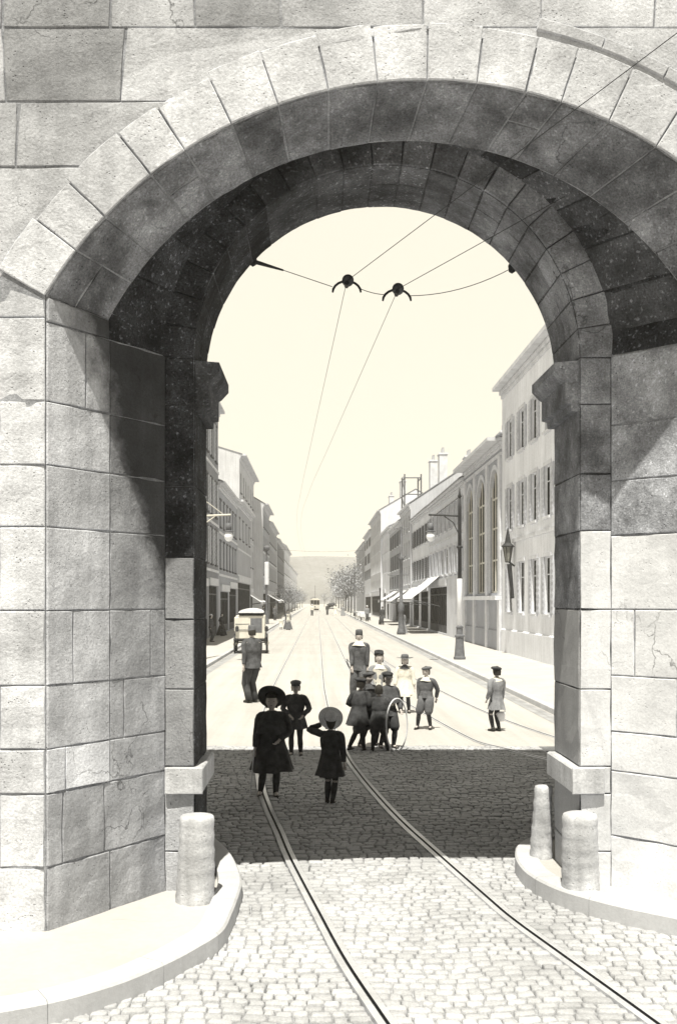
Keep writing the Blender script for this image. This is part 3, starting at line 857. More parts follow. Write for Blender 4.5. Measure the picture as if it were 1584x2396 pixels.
def b2(): 
    root = building('arcaded_building', 'grey stone building with tall round-headed windows next to the plain cream one', 1, XR, 46.2, 57.9, 9.8, [], [], 'wallG', cornice=.9, roof_h=1.6,
         shops=(), chim=[(50, 5, 1.2, 1.4), (56, 3.5, 1.0, 1.8)], extra=r2_extra, string=(8.95,), base=1.0, holes=[(46.9, 49.3, 2.75, 8.55), (50.7, 53.3, 2.75, 8.55), (54.6, 57.0, 2.75, 8.55)])
    return root
b2()
building('shop_house', 'low house with a dark shop under a big white awning, right side', 1, XR, 57.9, 76.5, 9.4,
         [(6.9, 8.4), (4.1, 5.75)], bays(58.3, 76.3, 8), 'wallC', .95, shutters='shutL', cornice=.4, string=(3.75, 6.3),
         shops=[(59.0, 61.2, .3, 3.2), (66.0, 75.8, .25, 3.3)], awn=[(69.4, 76.4, 4.1, 2.5, 2.0)], chim=[(62, 3, 1.5, 1.4), (70, 5, 1.2, 1.2)], roof_h=2.4)
building('shop_house', 'long pale house with small windows and cloth awnings beyond the dark shop', 1, XR+.05, 76.5, 90.5, 9.5,
         [(6.9, 8.3), (4.1, 5.7)], bays(76.6, 90.3, 6), 'wallA', .9, shutters='shutD', cornice=.4, string=(3.75,),
         shops=[(77.5, 83.0, .25, 3.1), (84.5, 89.5, .25, 3.1)], awn=[(77.2, 83.6, 3.7, 2.5, 1.5), (85, 90, 3.6, 2.5, 1.4)], chim=[(84, 4, 1.4, 2.2)], roof_h=2.6)
building('narrow_house', 'narrow grey house with a high dormered front on the right side', 1, XR-.1, 90.5, 101, 11.0,
         [(8.6, 10), (6.2, 7.8), (3.9, 5.5)], bays(90.6, 100.9, 4), 'wallF', .95, cornice=.5, shops=[(91.5, 99.5, .25, 3.0)], awn=[(93, 99.5, 3.4, 2.3, 1.6)],
         chim=[(92, 3, 1.2, 2.4), (99.5, 3, 1.2, 2.8)], roof_h=3.0, detail=False)
def scaffold(root, P, place):
    m = MB(); x0 = P(0, 0, -1.2)[0]
    for u in (112, 115.5):
        for d in (-1.2, -3.0): m.tube([P(u, 10, d), P(u, 16.2, d)], .09, 5)
    for z in (12, 14, 15.8):
        m.tube([P(112, z, -1.2), P(115.5, z, -1.2)], .07, 5); m.tube([P(112, z, -1.2), P(112, z, -3.0)], .07, 5); m.tube([P(112, z, -3), P(115.5, z, -3)], .07, 5)
    for z in (10.5, 12.4, 14.3): m.tube([P(112, z, -1.2), P(115.5, z+1.6, -1.2)], .06, 5)
    place(m.build('rooftop_lattice', 'iron', root))
building('terraced_house', 'grey fronted house with an iron lattice on its roof, right side', 1, XR, 101, 118, 10.4,
         [(8.0, 9.5), (5.6, 7.2), (3.6, 5.0)], bays(101.2, 117.8, 5), 'wallB', 1.0, shutters='shutD', cornice=.5, shops=[(103, 109, .25, 2.9)], awn=[(105, 112, 3.4, 2.4, 1.7)],
         extra=scaffold, detail=False, chim=[(106, 4, 1.5, 1.6)])
building('terraced_house', 'pale house with an arched dark doorway past the roof lattice', 1, XR+.1, 118, 133, 11.0,
         [(8.3, 9.9), (5.8, 7.4)], bays(118.2, 132.8, 5), 'wallA', 1.0, cornice=.5, shops=[(121, 124, .15, 2.8), (127, 130, .15, 3.3)], detail=False, roof_h=2)
building('tall_house', 'tall light house with a mansard roof rising above its right-side neighbours', 1, XR-.1, 133, 158, 14.2,
         [(11.6, 13.2), (8.9, 10.5), (6.2, 7.8), (3.8, 5.2)], bays(133.3, 157.7, 7), 'wallE', 1.1, cornice=.6, shops=[(135, 155, .25, 3.0)], detail=False, chim=[(135, 3, 2, 2), (156, 3, 2, 2.2)], wall_side='wallC')
building('tall_house', 'cream four storey house with dark window rows far up the right side', 1, XR, 158, 180, 13.4,
         [(11, 12.4), (8.4, 10), (5.8, 7.4)], bays(158.3, 179.7, 6), 'wallC', 1.1, shutters='shutD', cornice=.6, shops=[(160, 178, .25, 3.0)], detail=False, chim=[(170, 3, 2, 2)])
building('tall_house', 'farthest grey house on the right before the trees', 1, XR+.1, 180, 222, 12.8,
         [(10.3, 11.8), (7.7, 9.2), (5.1, 6.6)], bays(180.3, 221.7, 9), 'wallB', 1.1, cornice=.6, detail=False, chim=[(190, 3, 2, 2)])
building('distant_block', 'distant pale row of houses behind the right-hand trees', 1, XR+1.5, 222, 380, 10.5,
         [(7.6, 9), (4.6, 6)], bays(222, 380, 22), 'wallC', 1.3, cornice=.6, detail=False)

# left side ---------------------------------------------------
XLf = -6.6
building('shuttered_house', 'tall dark shuttered house right behind the left side of the archway', -1, XLf, 46, 68.3, 15.0,
         [(11.4, 13.7), (7.8, 10.0), (4.7, 6.9)], bays(46.5, 68.0, 8), 'wallD', 1.05, shutters='shutL', cornice=.6, string=(10.75, 7.2, 4.2),
         shops=[(48, 54, .2, 3.2), (55.5, 61, .2, 3.2), (62.5, 67.3, .2, 3.3)], chim=[(60, 4, 2, 2)], wall_side='wallB')
building('shop_house', 'low darker house with a glazed shopfront under the big pale gable, left side', -1, XLf, 68.3, 84, 10.4,
         [(7.4, 9.2), (4.6, 6.4)], bays(68.6, 83.8, 6), 'wallG', 1.0, cornice=.6, string=(6.9, 4.05), shops=[(70, 76, .2, 3.0), (77, 83.4, .2, 3.3)], roof_h=1.4, depth=7)
building('shop_house', 'smooth grey house with a long string moulding and wide multi-paned shopfront, left side', -1, XLf+.03, 84, 101, 10.7,
         [(7.6, 9.3)], bays(84.5, 100.8, 4), 'wallB', .8, cornice=.7, string=(6.6, 4.4), shops=[(84.8, 100.2, .2, 3.9)], roof_h=1.3, depth=7)
building('tall_house', 'tall pale building with a blank side gable and chimney stacks above the left row', -1, -7.7, 101.2, 124, 16.9,
         [(13.2, 15.2), (9.6, 11.8), (6.2, 8.2)], bays(101.5, 123.7, 6), 'wallF', 1.1, cornice=.9, string=(12.3, 8.9), depth=12, chim=[(102.5, 5, 1.4, 3.0), (104.8, 3, .9, 2.5)],
         shops=[(103, 122, .25, 3.3)], awn=[(103.5, 109.5, 3.6, 2.2, 2.0), (111, 116.5, 3.5, 2.2, 2.0)], wall_side='wallE', roof_h=1.8, detail=False)
building('tall_house', 'four storey house with a balcony cornice and a dark awning, left side', -1, XLf, 124, 140, 14.2,
         [(11.4, 13), (8.6, 10.4), (5.6, 7.4)], bays(124.3, 139.7, 5), 'wallG', 1.1, cornice=.9, string=(8.2, 5.2), awn=[(125, 131, 3.5, 2.3, 1.9), (133, 139, 3.4, 2.3, 1.8)],
         shops=[(125, 139, .25, 3.2)], wall_side='wallE', chim=[(126, 4, 1.6, 2.5)], detail=False)
building('tall_house', 'pale gabled house halfway up the left side', -1, XLf, 140, 165, 13.2,
         [(10.4, 12.2), (7.8, 9.6), (5.2, 7)], bays(140.3, 164.7, 7), 'wallB', 1.1, cornice=.7, string=(7.4,), shops=[(142, 163, .25, 3.2)], awn=[(143, 150, 3.4, 2.3, 1.8)], wall_side='wallA', chim=[(142, 4, 2, 2)], detail=False)
building('tall_house', 'far left house with a rounded parapet', -1, XLf+.1, 165, 200, 12.4,
         [(9.8, 11.4), (7.2, 8.8), (4.8, 6.4)], bays(165.3, 199.7, 9), 'wallD', 1.1, cornice=.7, wall_side='wallA', shops=[(167, 198, .25, 3.2)], detail=False, chim=[(180, 4, 2, 2.5)])
building('tall_house', 'farthest left house seen before the trees', -1, XLf, 200, 245, 13.4,
         [(10.5, 12), (7.8, 9.4), (5, 6.6)], bays(200.3, 244.7, 10), 'wallC', 1.1, cornice=.7, wall_side='wallE', detail=False, chim=[(205, 4, 2, 3)])
building('distant_block', 'distant pale row of houses behind the left-hand trees', -1, XLf-1, 245, 380, 12,
         [(8.6, 10), (5.6, 7)], bays(245, 380, 18), 'wallC', 1.3, cornice=.6, detail=False)

# ------------------------------------------------------------------ trees
def tree_mesh(seed, h, cr, nleaf, parent, leaf):
    r = random.Random(seed); t = MB()
    t.tube([(0, 0, -.05), (.05, 0, h*.25), (.0, .08, h*.5), (.1, 0, h*.8)], [.2, .15, .11, .04], 7)
    tips = []
    for k in range(16):
        a = r.uniform(0, 6.28); z0 = h*r.uniform(.28, .7); l = cr*r.uniform(.6, 1.05)
        p1 = Vector((math.cos(a)*l*.5, math.sin(a)*l*.5, z0+l*.45)); p2 = Vector((math.cos(a)*l, math.sin(a)*l, z0+l*r.uniform(.6, 1.0)))
        t.tube([(0, 0, z0), p1, p2], [.07, .045, .015], 5); tips += [p1, p2, (p1+p2)/2]
        for j in range(2):
            q = p1+Vector((r.uniform(-1, 1), r.uniform(-1, 1), r.uniform(0, 1)))*l*.4; t.tube([p1, q], [.03, .01], 4); tips.append(q)
    tips.append(Vector((0, 0, h*.9)))
    t.build('trunk', 'bark', parent)
    c = MB()
    for k in range(nleaf):
        b = r.choice(tips); p = b+Vector((r.gauss(0, 1), r.gauss(0, 1), r.gauss(0, .8)))*cr*.22
        s = r.uniform(.09, .2); n = Vector((r.uniform(-1, 1), r.uniform(-1, 1), r.uniform(-.3, 1))).normalized()
        u = n.orthogonal().normalized()*s; v = n.cross(u).normalized()*s*.6
        c.add([p-u, p+v, p+u, p-v], [(0, 1, 2, 3)], r.uniform(.5, 1.5))
    c.build('crown', leaf, parent)
protos = []
spots = [(-3.9-.9, 150), (-4.8, 172), (-4.8, 196), (-4.9, 222), (-4.9, 250), (-4.9, 285), (-4.9, 330), (6.2, 190), (6.2, 206), (6.2, 225), (6.2, 246), (6.2, 270), (6.2, 300), (6.2, 340), (2.5, 372), (-1.5, 385), (5.5, 380)]
ORD = ['first', 'second', 'third', 'fourth', 'fifth', 'sixth', 'seventh']
lab_t = ['nearest street tree on the left kerb', 'second street tree on the left kerb']
kinds = {}
for i, (x, y) in enumerate(spots):
    k = i % 3
    side = 'left' if x < -3 else ('right' if x > 6 else 'far end')
    if side == 'left': lb = 'thin leafy street tree, %s from the camera on the left kerb' % ORD[i]
    elif side == 'right': lb = 'light sparse street tree, %s from the camera on the right kerb' % ORD[i-7]
    else: lb = 'pale tree closing the far end of the street, ' + {2.5: 'centre', -1.5: 'left', 5.5: 'right'}[x]
    if k not in kinds:
        o = thing('street_tree', lb, 'tree', (x, y, .1), 0, 'trees lining the far street')
        tree_mesh(30+k, 7.5+k, 3.0+.3*k, 1500, o, 'leaf' if k == 0 else 'leafL'); kinds[k] = o
    else:
        o = copy_tree(kinds[k]); o.location = (x, y, .1); o['label'] = lb
    o.rotation_euler = (0, 0, i*1.7); s = (.55 if x < -3 else (.5 if x < 6 else .95)) + .08*math.sin(i*2.3) + (.12 if x > 6 and i < 10 else 0); o.scale = (s, s, s)

# ------------------------------------------------------------------ people
def tubeskin(edges_pts, radii, edges):
    me = bpy.data.meshes.new('tmp'); bm = bmesh.new()
    lay = bm.verts.layers.skin.verify()
    vs = []
    for i, p in enumerate(edges_pts):
        v = bm.verts.new(p); v[lay].radius = (radii[i], radii[i]) if not isinstance(radii[i], tuple) else radii[i]
        if i == 0: v[lay].use_root = True
        vs.append(v)
    for a, b in edges: bm.edges.new((vs[a], vs[b]))
    bm.to_mesh(me); bm.free()
    o = bpy.data.objects.new('tmp', me); COL.objects.link(o)
    o.modifiers.new('Skin', 'SKIN').branch_smoothing = .6
    sb = o.modifiers.new('Sub', 'SUBSURF'); sb.levels = 1; sb.render_levels = 1
    dg = bpy.context.evaluated_depsgraph_get(); dg.update()
    ev = o.evaluated_get(dg); m2 = bpy.data.meshes.new_from_object(ev)
    out = ([tuple(v.co) for v in m2.vertices], [list(p.vertices) for p in m2.polygons])
    bpy.data.objects.remove(o); bpy.data.meshes.remove(me); bpy.data.meshes.remove(m2)
    return out

def head_mesh(mb, c, hh, yaw, pitch, roll=0, faceless=False):
    """modelled head: skull, brow, eye sockets, nose, lips, chin, ears. Faces -Y before turning."""
    rot = Matrix.Rotation(yaw, 4, 'Z') @ Matrix.Rotation(roll, 4, 'Y') @ Matrix.Rotation(pitch, 4, 'X')
    n, m = 22, 16; vs = []
    for j in range(m+1):
        th = math.pi*j/m; 
        for i in range(n):
            ph = 2*math.pi*i/n
            x = math.sin(th)*math.sin(ph); y = -math.sin(th)*math.cos(ph); z = math.cos(th)
            w = .36 if z > -.2 else .36-.10*(-z-.2)
            px, py, pz = x*w, y*.42, z*.5
            front = max(0, -y)
            if z < -.35 and y > 0: py *= .7
            g = lambda X, Z, s: math.exp(-(((x*.36-X)**2+(z*.5-Z)**2)/s**2)) if y < 0 else 0
            py -= .075*g(0, -.09, .045)*1.3 + .04*g(0, -.02, .035) + .03*g(0, -.42, .09) + .022*g(0, -.25, .05)
            py += .045*g(.14, .0, .065) + .045*g(-.14, .0, .065)
            py -= .018*g(.13, .09, .06) + .018*g(-.13, .09, .06)
            vs.append(Vector((px, py, pz)))
    fs = []; mi = []
    for j in range(m):
        for i in range(n):
            fs.append((j*n+i, (j+1)*n+i, (j+1)*n+(i+1) % n, j*n+(i+1) % n))
    T = lambda v: (rot @ (Vector(v)*hh)) + Vector(c)
    mb.add([T(v) for v in vs], fs, 1, 0)
    for s in (-1, 1):   # eyes, ears
        e = Vector((s*.14, -.352, .0)); r = .045
        ring = [e+Vector((r*math.cos(a)*1.2, .01*abs(math.cos(a)), r*.55*math.sin(a))) for a in [k*math.pi/4 for k in range(8)]]
        mb.add([T(v) for v in ring]+[T(e+Vector((0, -.022, 0)))], [(k, (k+1) % 8, 8) for k in range(8)], 1, 1)
        ec = Vector((s*.365, .03, -.02))
        ring = []
        for k in range(10):
            a = k*math.pi*2/10; ring.append(ec+Vector((s*.035*(1 if math.cos(a) > 0 else .2), .055*math.cos(a), .095*math.sin(a))))
        mb.add([T(v) for v in ring]+[T(ec)], [(k, (k+1) % 10, 10) for k in range(10)], 1, 0)
    l = [Vector((x, -.405+abs(x)*.25, -.235+z)) for x, z in ((-.08, 0), (-.04, .015), (0, .008), (.04, .015), (.08, 0), (.04, -.018), (0, -.022), (-.04, -.018))]
    mb.add([T(v) for v in l], [tuple(range(8))], 1, 1)
    return rot

def rings(mb, spec, n=24, fold=0.0, nf=7, seed=0, tone=1.0, mi=0, cap=False, sub=3):
    """spec: list of (z, cx, cy, rx, ry) from top to hem, resampled smoothly"""
    sp = smoothcurve5(spec, sub); vs = []
    for i, (z, cx, cy, rx, ry) in enumerate(sp):
        t = i/(len(sp)-1)
        for k in range(n):
            a = 2*math.pi*k/n
            f = 1 + fold*1.6*t*t*math.sin(nf*a+seed+t) + fold*.5*t*math.sin((nf*2+1)*a+seed*2) + .03*noise.noise(Vector((math.cos(a)*2, math.sin(a)*2, z*9+seed)))
            vs.append((cx+rx*f*math.cos(a), cy+ry*f*math.sin(a), z+.006*math.sin(3*a+seed)*t))
    fs = []
    for i in range(len(sp)-1):
        for k in range(n): fs.append((i*n+k, (i+1)*n+k, (i+1)*n+(k+1) % n, i*n+(k+1) % n))
    fs.append(tuple(range(n)))
    if cap: fs.append(tuple(reversed(range((len(sp)-1)*n, len(sp)*n))))
    mb.add(vs, fs, tone, mi)
def smoothcurve5(pts, n):
    out = []
    for i in range(len(pts)-1):
        p0 = pts[max(i-1, 0)]; p1 = pts[i]; p2 = pts[i+1]; p3 = pts[min(i+2, len(pts)-1)]
        for k in range(n):
            t = k/n
            out.append(tuple(.5*(2*b+(-a+c)*t+(2*a-5*b+4*c-d)*t*t+(-a+3*b-3*c+d)*t**3) for a, b, c, d in zip(p0, p1, p2, p3)))
    out.append(pts[-1]); return out

def ik(a, b, l1, l2, pole):
    a = Vector(a); b = Vector(b); d = b-a; L = min(d.length, (l1+l2)*.999)
    dn = d.normalized(); x = (l1*l1-l2*l2+L*L)/(2*L); h = math.sqrt(max(0, l1*l1-x*x))
    p = Vector(pole); p = (p-dn*p.dot(dn)); p = p.normalized() if p.length > 1e-6 else Vector((0, -1, 0))
    return a+dn*x+p*h, a+dn*L

def person(label, x, y, z=0, rz=0, H=1.2, child=True, feet=((-.07, 0), (.07, 0)), hands=(None, None), head=(0, 0, 0), lean=(0, 0), coat='char', coat_len=.42, coat_w=1.0,
           legs='black', trousers=None, hat=None, hat_mat='black', hairlen=.3, shoe='leather', apron=None, knick=None, shirt=None, collar=None, simple=False, group=None, sit=False, belt=None, pale_sleeve=None, cape=False):
    hh = H/(6.3 if child else 7.5)
    neck = H-hh*1.13; sh = neck-.035*H; hip = .485*H if not sit else .3*H
    lx, ly = lean[0]*H, lean[1]*H
    sw = .112*H*(1.0 if child else 1.02)
    hipw = .052*H
    # joints
    hc = Vector((lx*1.15, ly*1.2, H-hh*.5))
    nk = Vector((lx, ly, neck)); ch = Vector((lx*.75, ly*.75, neck-.11*H)); wa = Vector((lx*.35, ly*.35, hip+.12*H)); pe = Vector((0, 0, hip+.02*H))
    pts = [pe, wa, ch, nk, hc-Vector((0, 0, hh*.18))]; rad = [.07*H, .062*H, .075*H, .028*H, .032*H]; ed = [(0, 1), (1, 2), (2, 3), (3, 4)]
    J = {}
    for i, s in enumerate((-1, 1)):
        hj = Vector((s*hipw, 0, hip)); fx, fy = feet[i][0]*H/1.2, feet[i][1]*H/1.2
        an = Vector((fx, fy, .05*H + (feet[i][2] if len(feet[i]) > 2 else 0)))
        kn, an = ik(hj, an, hip*.50, hip*.46, (0, -1, 0))
        toe = an+Vector((s*.012*H, -.085*H, -.022*H))
        b = len(pts); pts += [hj, kn, an, toe]; rad += [.052*H, .034*H, .021*H, .018*H]; ed += [(0, b), (b, b+1), (b+1, b+2), (b+2, b+3)]
        J['leg%d' % i] = (hj, kn, an, toe)
    for i, s in enumerate((-1, 1)):
        sj = Vector((lx+s*sw, ly, sh)); hd = hands[i]
        if hd is None: hd = (s*.155, -.02, .43)
        hv = Vector((hd[0]*H, hd[1]*H, hd[2]*H)); pole = hd[3] if len(hd) > 3 else (s*.4, .9, -.2)
        el, wr = ik(sj, hv, .165*H, .15*H, pole)
        b = len(pts); pts += [sj, el, wr]; rad += [.034*H, .025*H, .015*H]; ed += [(2, b), (b, b+1), (b+1, b+2)]
        # palm and fingers
        d = (wr-el).normalized(); q = d.cross(Vector((0, 0, 1)) if abs(d.z) < .8 else Vector((0, -1, 0))).normalized(); nrm = q.cross(d)
        pm = wr+d*.038*H; pts.append(pm); rad.append((.012*H, .018*H)); pb = len(pts)-1; ed.append((b+2, pb))
        if not simple:
            for f in range(4):
                off = q*(f-1.5)*.0085*H; fl = (.034, .04, .038, .03)[f]*H
                p1 = pm+d*.022*H+off; p2 = p1+(d*.85+nrm*.3*s).normalized()*fl*.5; p3 = p2+(d*.4+nrm*.8*s).normalized()*fl*.5
                k = len(pts); pts += [p1, p2, p3]; rad += [.0055*H, .005*H, .0042*H]; ed += [(pb, k), (k, k+1), (k+1, k+2)]
            p1 = pm-d*.01*H-q*s*.018*H*(1); p2 = p1+(d-q*s*.7).normalized()*.022*H
            k = len(pts); pts += [p1, p2]; rad += [.007*H, .005*H]; ed += [(pb, k), (k, k+1)]
        J['arm%d' % i] = (sj, el, wr)
    V, Fc = tubeskin(pts, rad, ed)
    mb = MB(); mb.add(V, Fc, 1, 0)
    rot = head_mesh(mb, hc, hh, *head)
    body = mb.build('person', ['skin', 'skinD'], None, True)
    body.location = (x, y, z); body.rotation_euler = (0, 0, rz)
    tag(body, label, 'person', group)
    HT = lambda v: (rot @ (Vector(v)*hh)) + hc
    # hair
    hm = MB(); n, m = 18, 9; vs = []; 
    for j in range(m+1):
        th = math.pi*.62*j/m
        for i in range(n):
            ph = 2*math.pi*i/n; xx = math.sin(th)*math.sin(ph); yy_ = -math.sin(th)*math.cos(ph); zz = math.cos(th)
            k = 1.07
            if yy_ < -.25: zz = max(zz, .42); k = 1.03
            drop = hairlen if yy_ > -.1 else 0
            if j == m: zz -= drop
            vs.append(HT((xx*.37*k, yy_*.43*k+.01, zz*.52*(k if zz > 0 else 1))))
    fs = [(j*n+i, (j+1)*n+i, (j+1)*n+(i+1) % n, j*n+(i+1) % n) for j in range(m) for i in range(n)]
    hm.add(vs, fs); hm.build('hair', 'hair', body, True)
    # legs: stockings / trousers
    for i in (0, 1):
        hj, kn, an, toe = J['leg%d' % i]
        c = MB()
        if trousers:
            c.tube([hj+Vector((0, 0, .02*H)), (hj+kn)/2, kn, (kn+an)/2, an+Vector((0, 0, -.015*H))], [.072*H, .062*H, .052*H, .047*H, .045*H], 12, fold=.03)
            c.build('trouser_leg', trousers, body, True)
        else:
            c.tube([hj, (hj+kn)/2, kn, kn*.62+an*.38, an], [.056*H, .046*H, .034*H, .037*H, .025*H], 12); c.build('stocking', legs, body, True)
            if knick:
                k = MB(); k.tube([hj+Vector((0, 0, .03*H)), hj*.6+kn*.4, hj*.15+kn*.85, kn+Vector((0, 0, -.012*H))], [.075*H, .076*H, .066*H, .042*H], 14, fold=.05); k.build('breeches_leg', knick, body, True)
        s_ = MB(); d = Vector((toe.x-an.x, toe.y-an.y, 0)).normalized()
        base = Vector((an.x, an.y, an.z-.05*H))
        s_.tube([base-d*.034*H+Vector((0, 0, .02*H)), base+Vector((0, 0, .028*H)), base+d*.05*H+Vector((0, 0, .022*H)), base+d*.095*H+Vector((0, 0, .014*H)), base+d*.115*H+Vector((0, 0, .012*H))],
                [.017*H, .028*H, .025*H, .021*H, .008*H], 10)
        s_.tube([base+Vector((0, 0, .0)), base+Vector((0, 0, .07*H))], [.027*H, .025*H], 10)
        s_.v = [(a, b_, max(c_, .002)) for a, b_, c_ in s_.v]
        s_.build('boot', shoe, body, True)
    # coat / dress
    c = MB(); hem = coat_len*H
    def yz(z): t = max(0, min(1, (z-hip)/(neck-hip))); return lx*t, ly*t
    sp = []
    for zf, rx, ry in ((neck+.008*H, .036*H, .036*H), (neck-.012*H, .07*H, .048*H), (sh+.004*H, sw*.80, .058*H), (sh-.045*H, sw*1.02, .074*H), (sh-.13*H, sw*.98*coat_w, .078*H), (hip+.12*H, sw*.86*coat_w, .072*H)):
        cx, cy = yz(zf); sp.append((zf, cx, cy, rx, ry))
    if hem < hip+.1*H:
        z1 = hip+.02*H
        if z1 > hem+.03*H: sp.append((z1, 0, 0, sw*1.0*coat_w, .088*H*coat_w))
        fl = max(0, (hip-hem)/H)
        sp.append((hem, 0, 0, sw*(1.02+fl*2.2)*coat_w, (.092*H+fl*.3*H)*coat_w))
    rings(c, sp, 44, .075 if hem < .4*H else .04, 7, x*3+y, 1, sub=4)
    for i in (0, 1):
        sj, el, wr = J['arm%d' % i]
        s_in = Vector((lx+(sj.x-lx)*.45, sj.y, sj.z+.012*H))
        c.tube(smoothcurve([s_in, Vector((lx+(sj.x-lx)*.86, sj.y, sj.z-.006*H)), sj*.72+el*.28+Vector(((sj.x-lx)*.04, 0, 0)), el, el*.5+wr*.5, wr*.94+el*.06], 2), [(1 if child else .84)*q_*H for q_ in (.030, .036, .040, .042, .042, .040, .037, .035, .033, .030, .027)], 12, fold=.07)
    c.build('coat' if coat_len < .5 else 'jacket', coat, body, True)
    if cape:
        c = MB(); rings(c, [(neck+.01*H, lx, ly, .04*H, .04*H), (sh+.002*H, lx, ly, sw*1.0, .075*H), (sh-.09*H, lx*.9, ly*.9, sw*1.42, .11*H), (sh-.17*H, lx*.8, ly*.8, sw*1.55, .13*H)], 26, .04, 6, 2); c.build('shoulder_cape', coat, body, True)
    if belt:
        c = MB(); zb = hip+.1*H; cx, cy = yz(zb)
        rings(c, [(zb+.02*H, cx, cy, sw*.9*coat_w, .077*H), (zb-.02*H, cx, cy, sw*.9*coat_w, .078*H)], 24, 0); c.build('belt', belt, body, True)
    if apron:
        c = MB(); hw = sw*.85
        for k in range(8):
            a0 = -math.pi/2-1.0+2.0*k/8; a1 = a0+.25
            prev = None
            for (zf, rr_, ry_) in ((neck-.05*H, 1.12, .085), (hip+.1*H, .95*coat_w, .082), (hip-.05*H, 1.18*coat_w, .11), (hem+.03*H, 1.45*coat_w, .15)):
                cur = [(sw*rr_*math.cos(a0), .01+ry_*H*math.sin(a0), zf), (sw*rr_*math.cos(a1), .01+ry_*H*math.sin(a1), zf)]
                if prev: c.add([prev[0], prev[1], cur[1], cur[0]], [(0, 1, 2, 3)])
                prev = cur
        c.build('apron', apron, body, True)
    if collar:
        c = MB(); rings(c, [(neck+.022*H, lx, ly, .036*H, .04*H), (neck+.0*H, lx, ly-.004*H, .055*H, .054*H), (sh-.012*H, lx, ly-.008*H, .1*H, .078*H)], 20, .02, 5, 1); c.build('collar', collar, body, True)
    # hats (in head space; z up .5 = crown of the head)
    if hat:
        kind = hat[0]; hmb = MB()
        if kind == 'wide':      # (kind, radius in heads, tilt back, side tilt, dome)
            _, rbrim, tb, ts, cr = hat
            tm = Matrix.Rotation(tb, 4, 'X') @ Matrix.Rotation(ts, 4, 'Y')
            def W(v): return HT(tm @ Vector(v) + Vector((0, .05, .27)))
            prof = [(rbrim, .0), (rbrim*1.0, .03), (rbrim*.8, .02), (.44, .03), (.42, .06), (.41, .26), (.37, .36), (.22, .42), (0.02, .43)]
            low = [(.40, -.0), (rbrim*.8, -.02), (rbrim, .0)]
            n = 30; vs = []; allp = low+prof[1:]
            for r_, z_ in allp:
                for k in range(n):
                    a = 2*math.pi*k/n; wv = .05*math.sin(2*a+1)*(r_/rbrim)**2
                    vs.append(W((r_*math.cos(a), r_*math.sin(a), z_+wv)))
            fs = [(i*n+k, i*n+(k+1) % n, (i+1)*n+(k+1) % n, (i+1)*n+k) for i in range(len(allp)-1) for k in range(n)]
            fs.append(tuple(range((len(allp)-1)*n, len(allp)*n)))
            hmb.add(vs, fs); ho = hmb.build('hat', hat_mat, body, True)
            if cr:
                b_ = MB(); vs = []
                for r_, z_ in ((.445, .03), (.44, .15)):
                    for k in range(n): vs.append(W((r_*math.cos(2*math.pi*k/n), r_*math.sin(2*math.pi*k/n), z_)))
                b_.add(vs, [(k, (k+1) % n, n+(k+1) % n, n+k) for k in range(n)]); b_.build('hat_band', 'black', ho, True)
        elif kind == 'cap':     # flat cap with peak
            vs = []; n = 22
            pr = [(.40, .18), (.45, .24), (.50, .36), (.47, .46), (.33, .53), (.12, .56)]
            for r_, z_ in pr:
                for k in range(n):
                    a = 2*math.pi*k/n; vs.append(HT((r_*.92*math.cos(a), r_*math.sin(a)+.02, z_+.03*math.sin(a))))
            fs = [(i*n+k, i*n+(k+1) % n, (i+1)*n+(k+1) % n, (i+1)*n+k) for i in range(len(pr)-1) for k in range(n)]+[tuple(range((len(pr)-1)*n, len(pr)*n))]
            hmb.add(vs, fs)
            pv = []
            for k in range(9):
                a = -math.pi/2-.9+1.8*k/8
                pv += [HT((.40*math.cos(a), .42*math.sin(a), .2)), HT((.42*math.cos(a), .66*math.sin(a)+.04, .12)), HT((.42*math.cos(a), .66*math.sin(a)+.04, .10)), HT((.40*math.cos(a), .42*math.sin(a), .16))]
            fs = [(k*4+j, k*4+(j+1) % 4, k*4+4+(j+1) % 4, k*4+4+j) for k in range(8) for j in range(4)]
            hmb.add(pv, fs, .7); hmb.build('cap', hat_mat, body, True)
        elif kind == 'beret':
            vs = []; n = 22; pr = [(.40, .16), (.42, .2), (.52, .28), (.53, .37), (.40, .47), (.15, .5)]
            for r_, z_ in pr:
                for k in range(n):
                    a = 2*math.pi*k/n; vs.append(HT((r_*math.cos(a)+(.06 if z_ > .25 else 0), r_*math.sin(a), z_+.04*math.cos(a))))
            hmb.add(vs, [(i*n+k, i*n+(k+1) % n, (i+1)*n+(k+1) % n, (i+1)*n+k) for i in range(len(pr)-1) for k in range(n)]+[tuple(range((len(pr)-1)*n, len(pr)*n))])
            hmb.build('beret', hat_mat, body, True)
        elif kind == 'kepi':
            vs = []; n = 20; pr = [(.41, .10), (.42, .2), (.40, .5), (.36, .66), (.3, .68)]
            for r_, z_ in pr:
                for k in range(n):
                    a = 2*math.pi*k/n; vs.append(HT((r_*.93*math.cos(a), r_*math.sin(a)+.01, z_)))
            hmb.add(vs, [(i*n+k, i*n+(k+1) % n, (i+1)*n+(k+1) % n, (i+1)*n+k) for i in range(len(pr)-1) for k in range(n)]+[tuple(range((len(pr)-1)*n, len(pr)*n))])
            hmb.build('tall_cap', hat_mat, body, True)
    body['_H'] = H
    return body, J
def hand_pos(body, J, i):
    sj, el, wr = J['arm%d' % i]; d = (wr-el).normalized()
    return Matrix.Translation(body.location) @ Matrix.Rotation(body.rotation_euler.z, 4, 'Z') @ (wr+d*.05)

G = 'children standing about in front of the archway'
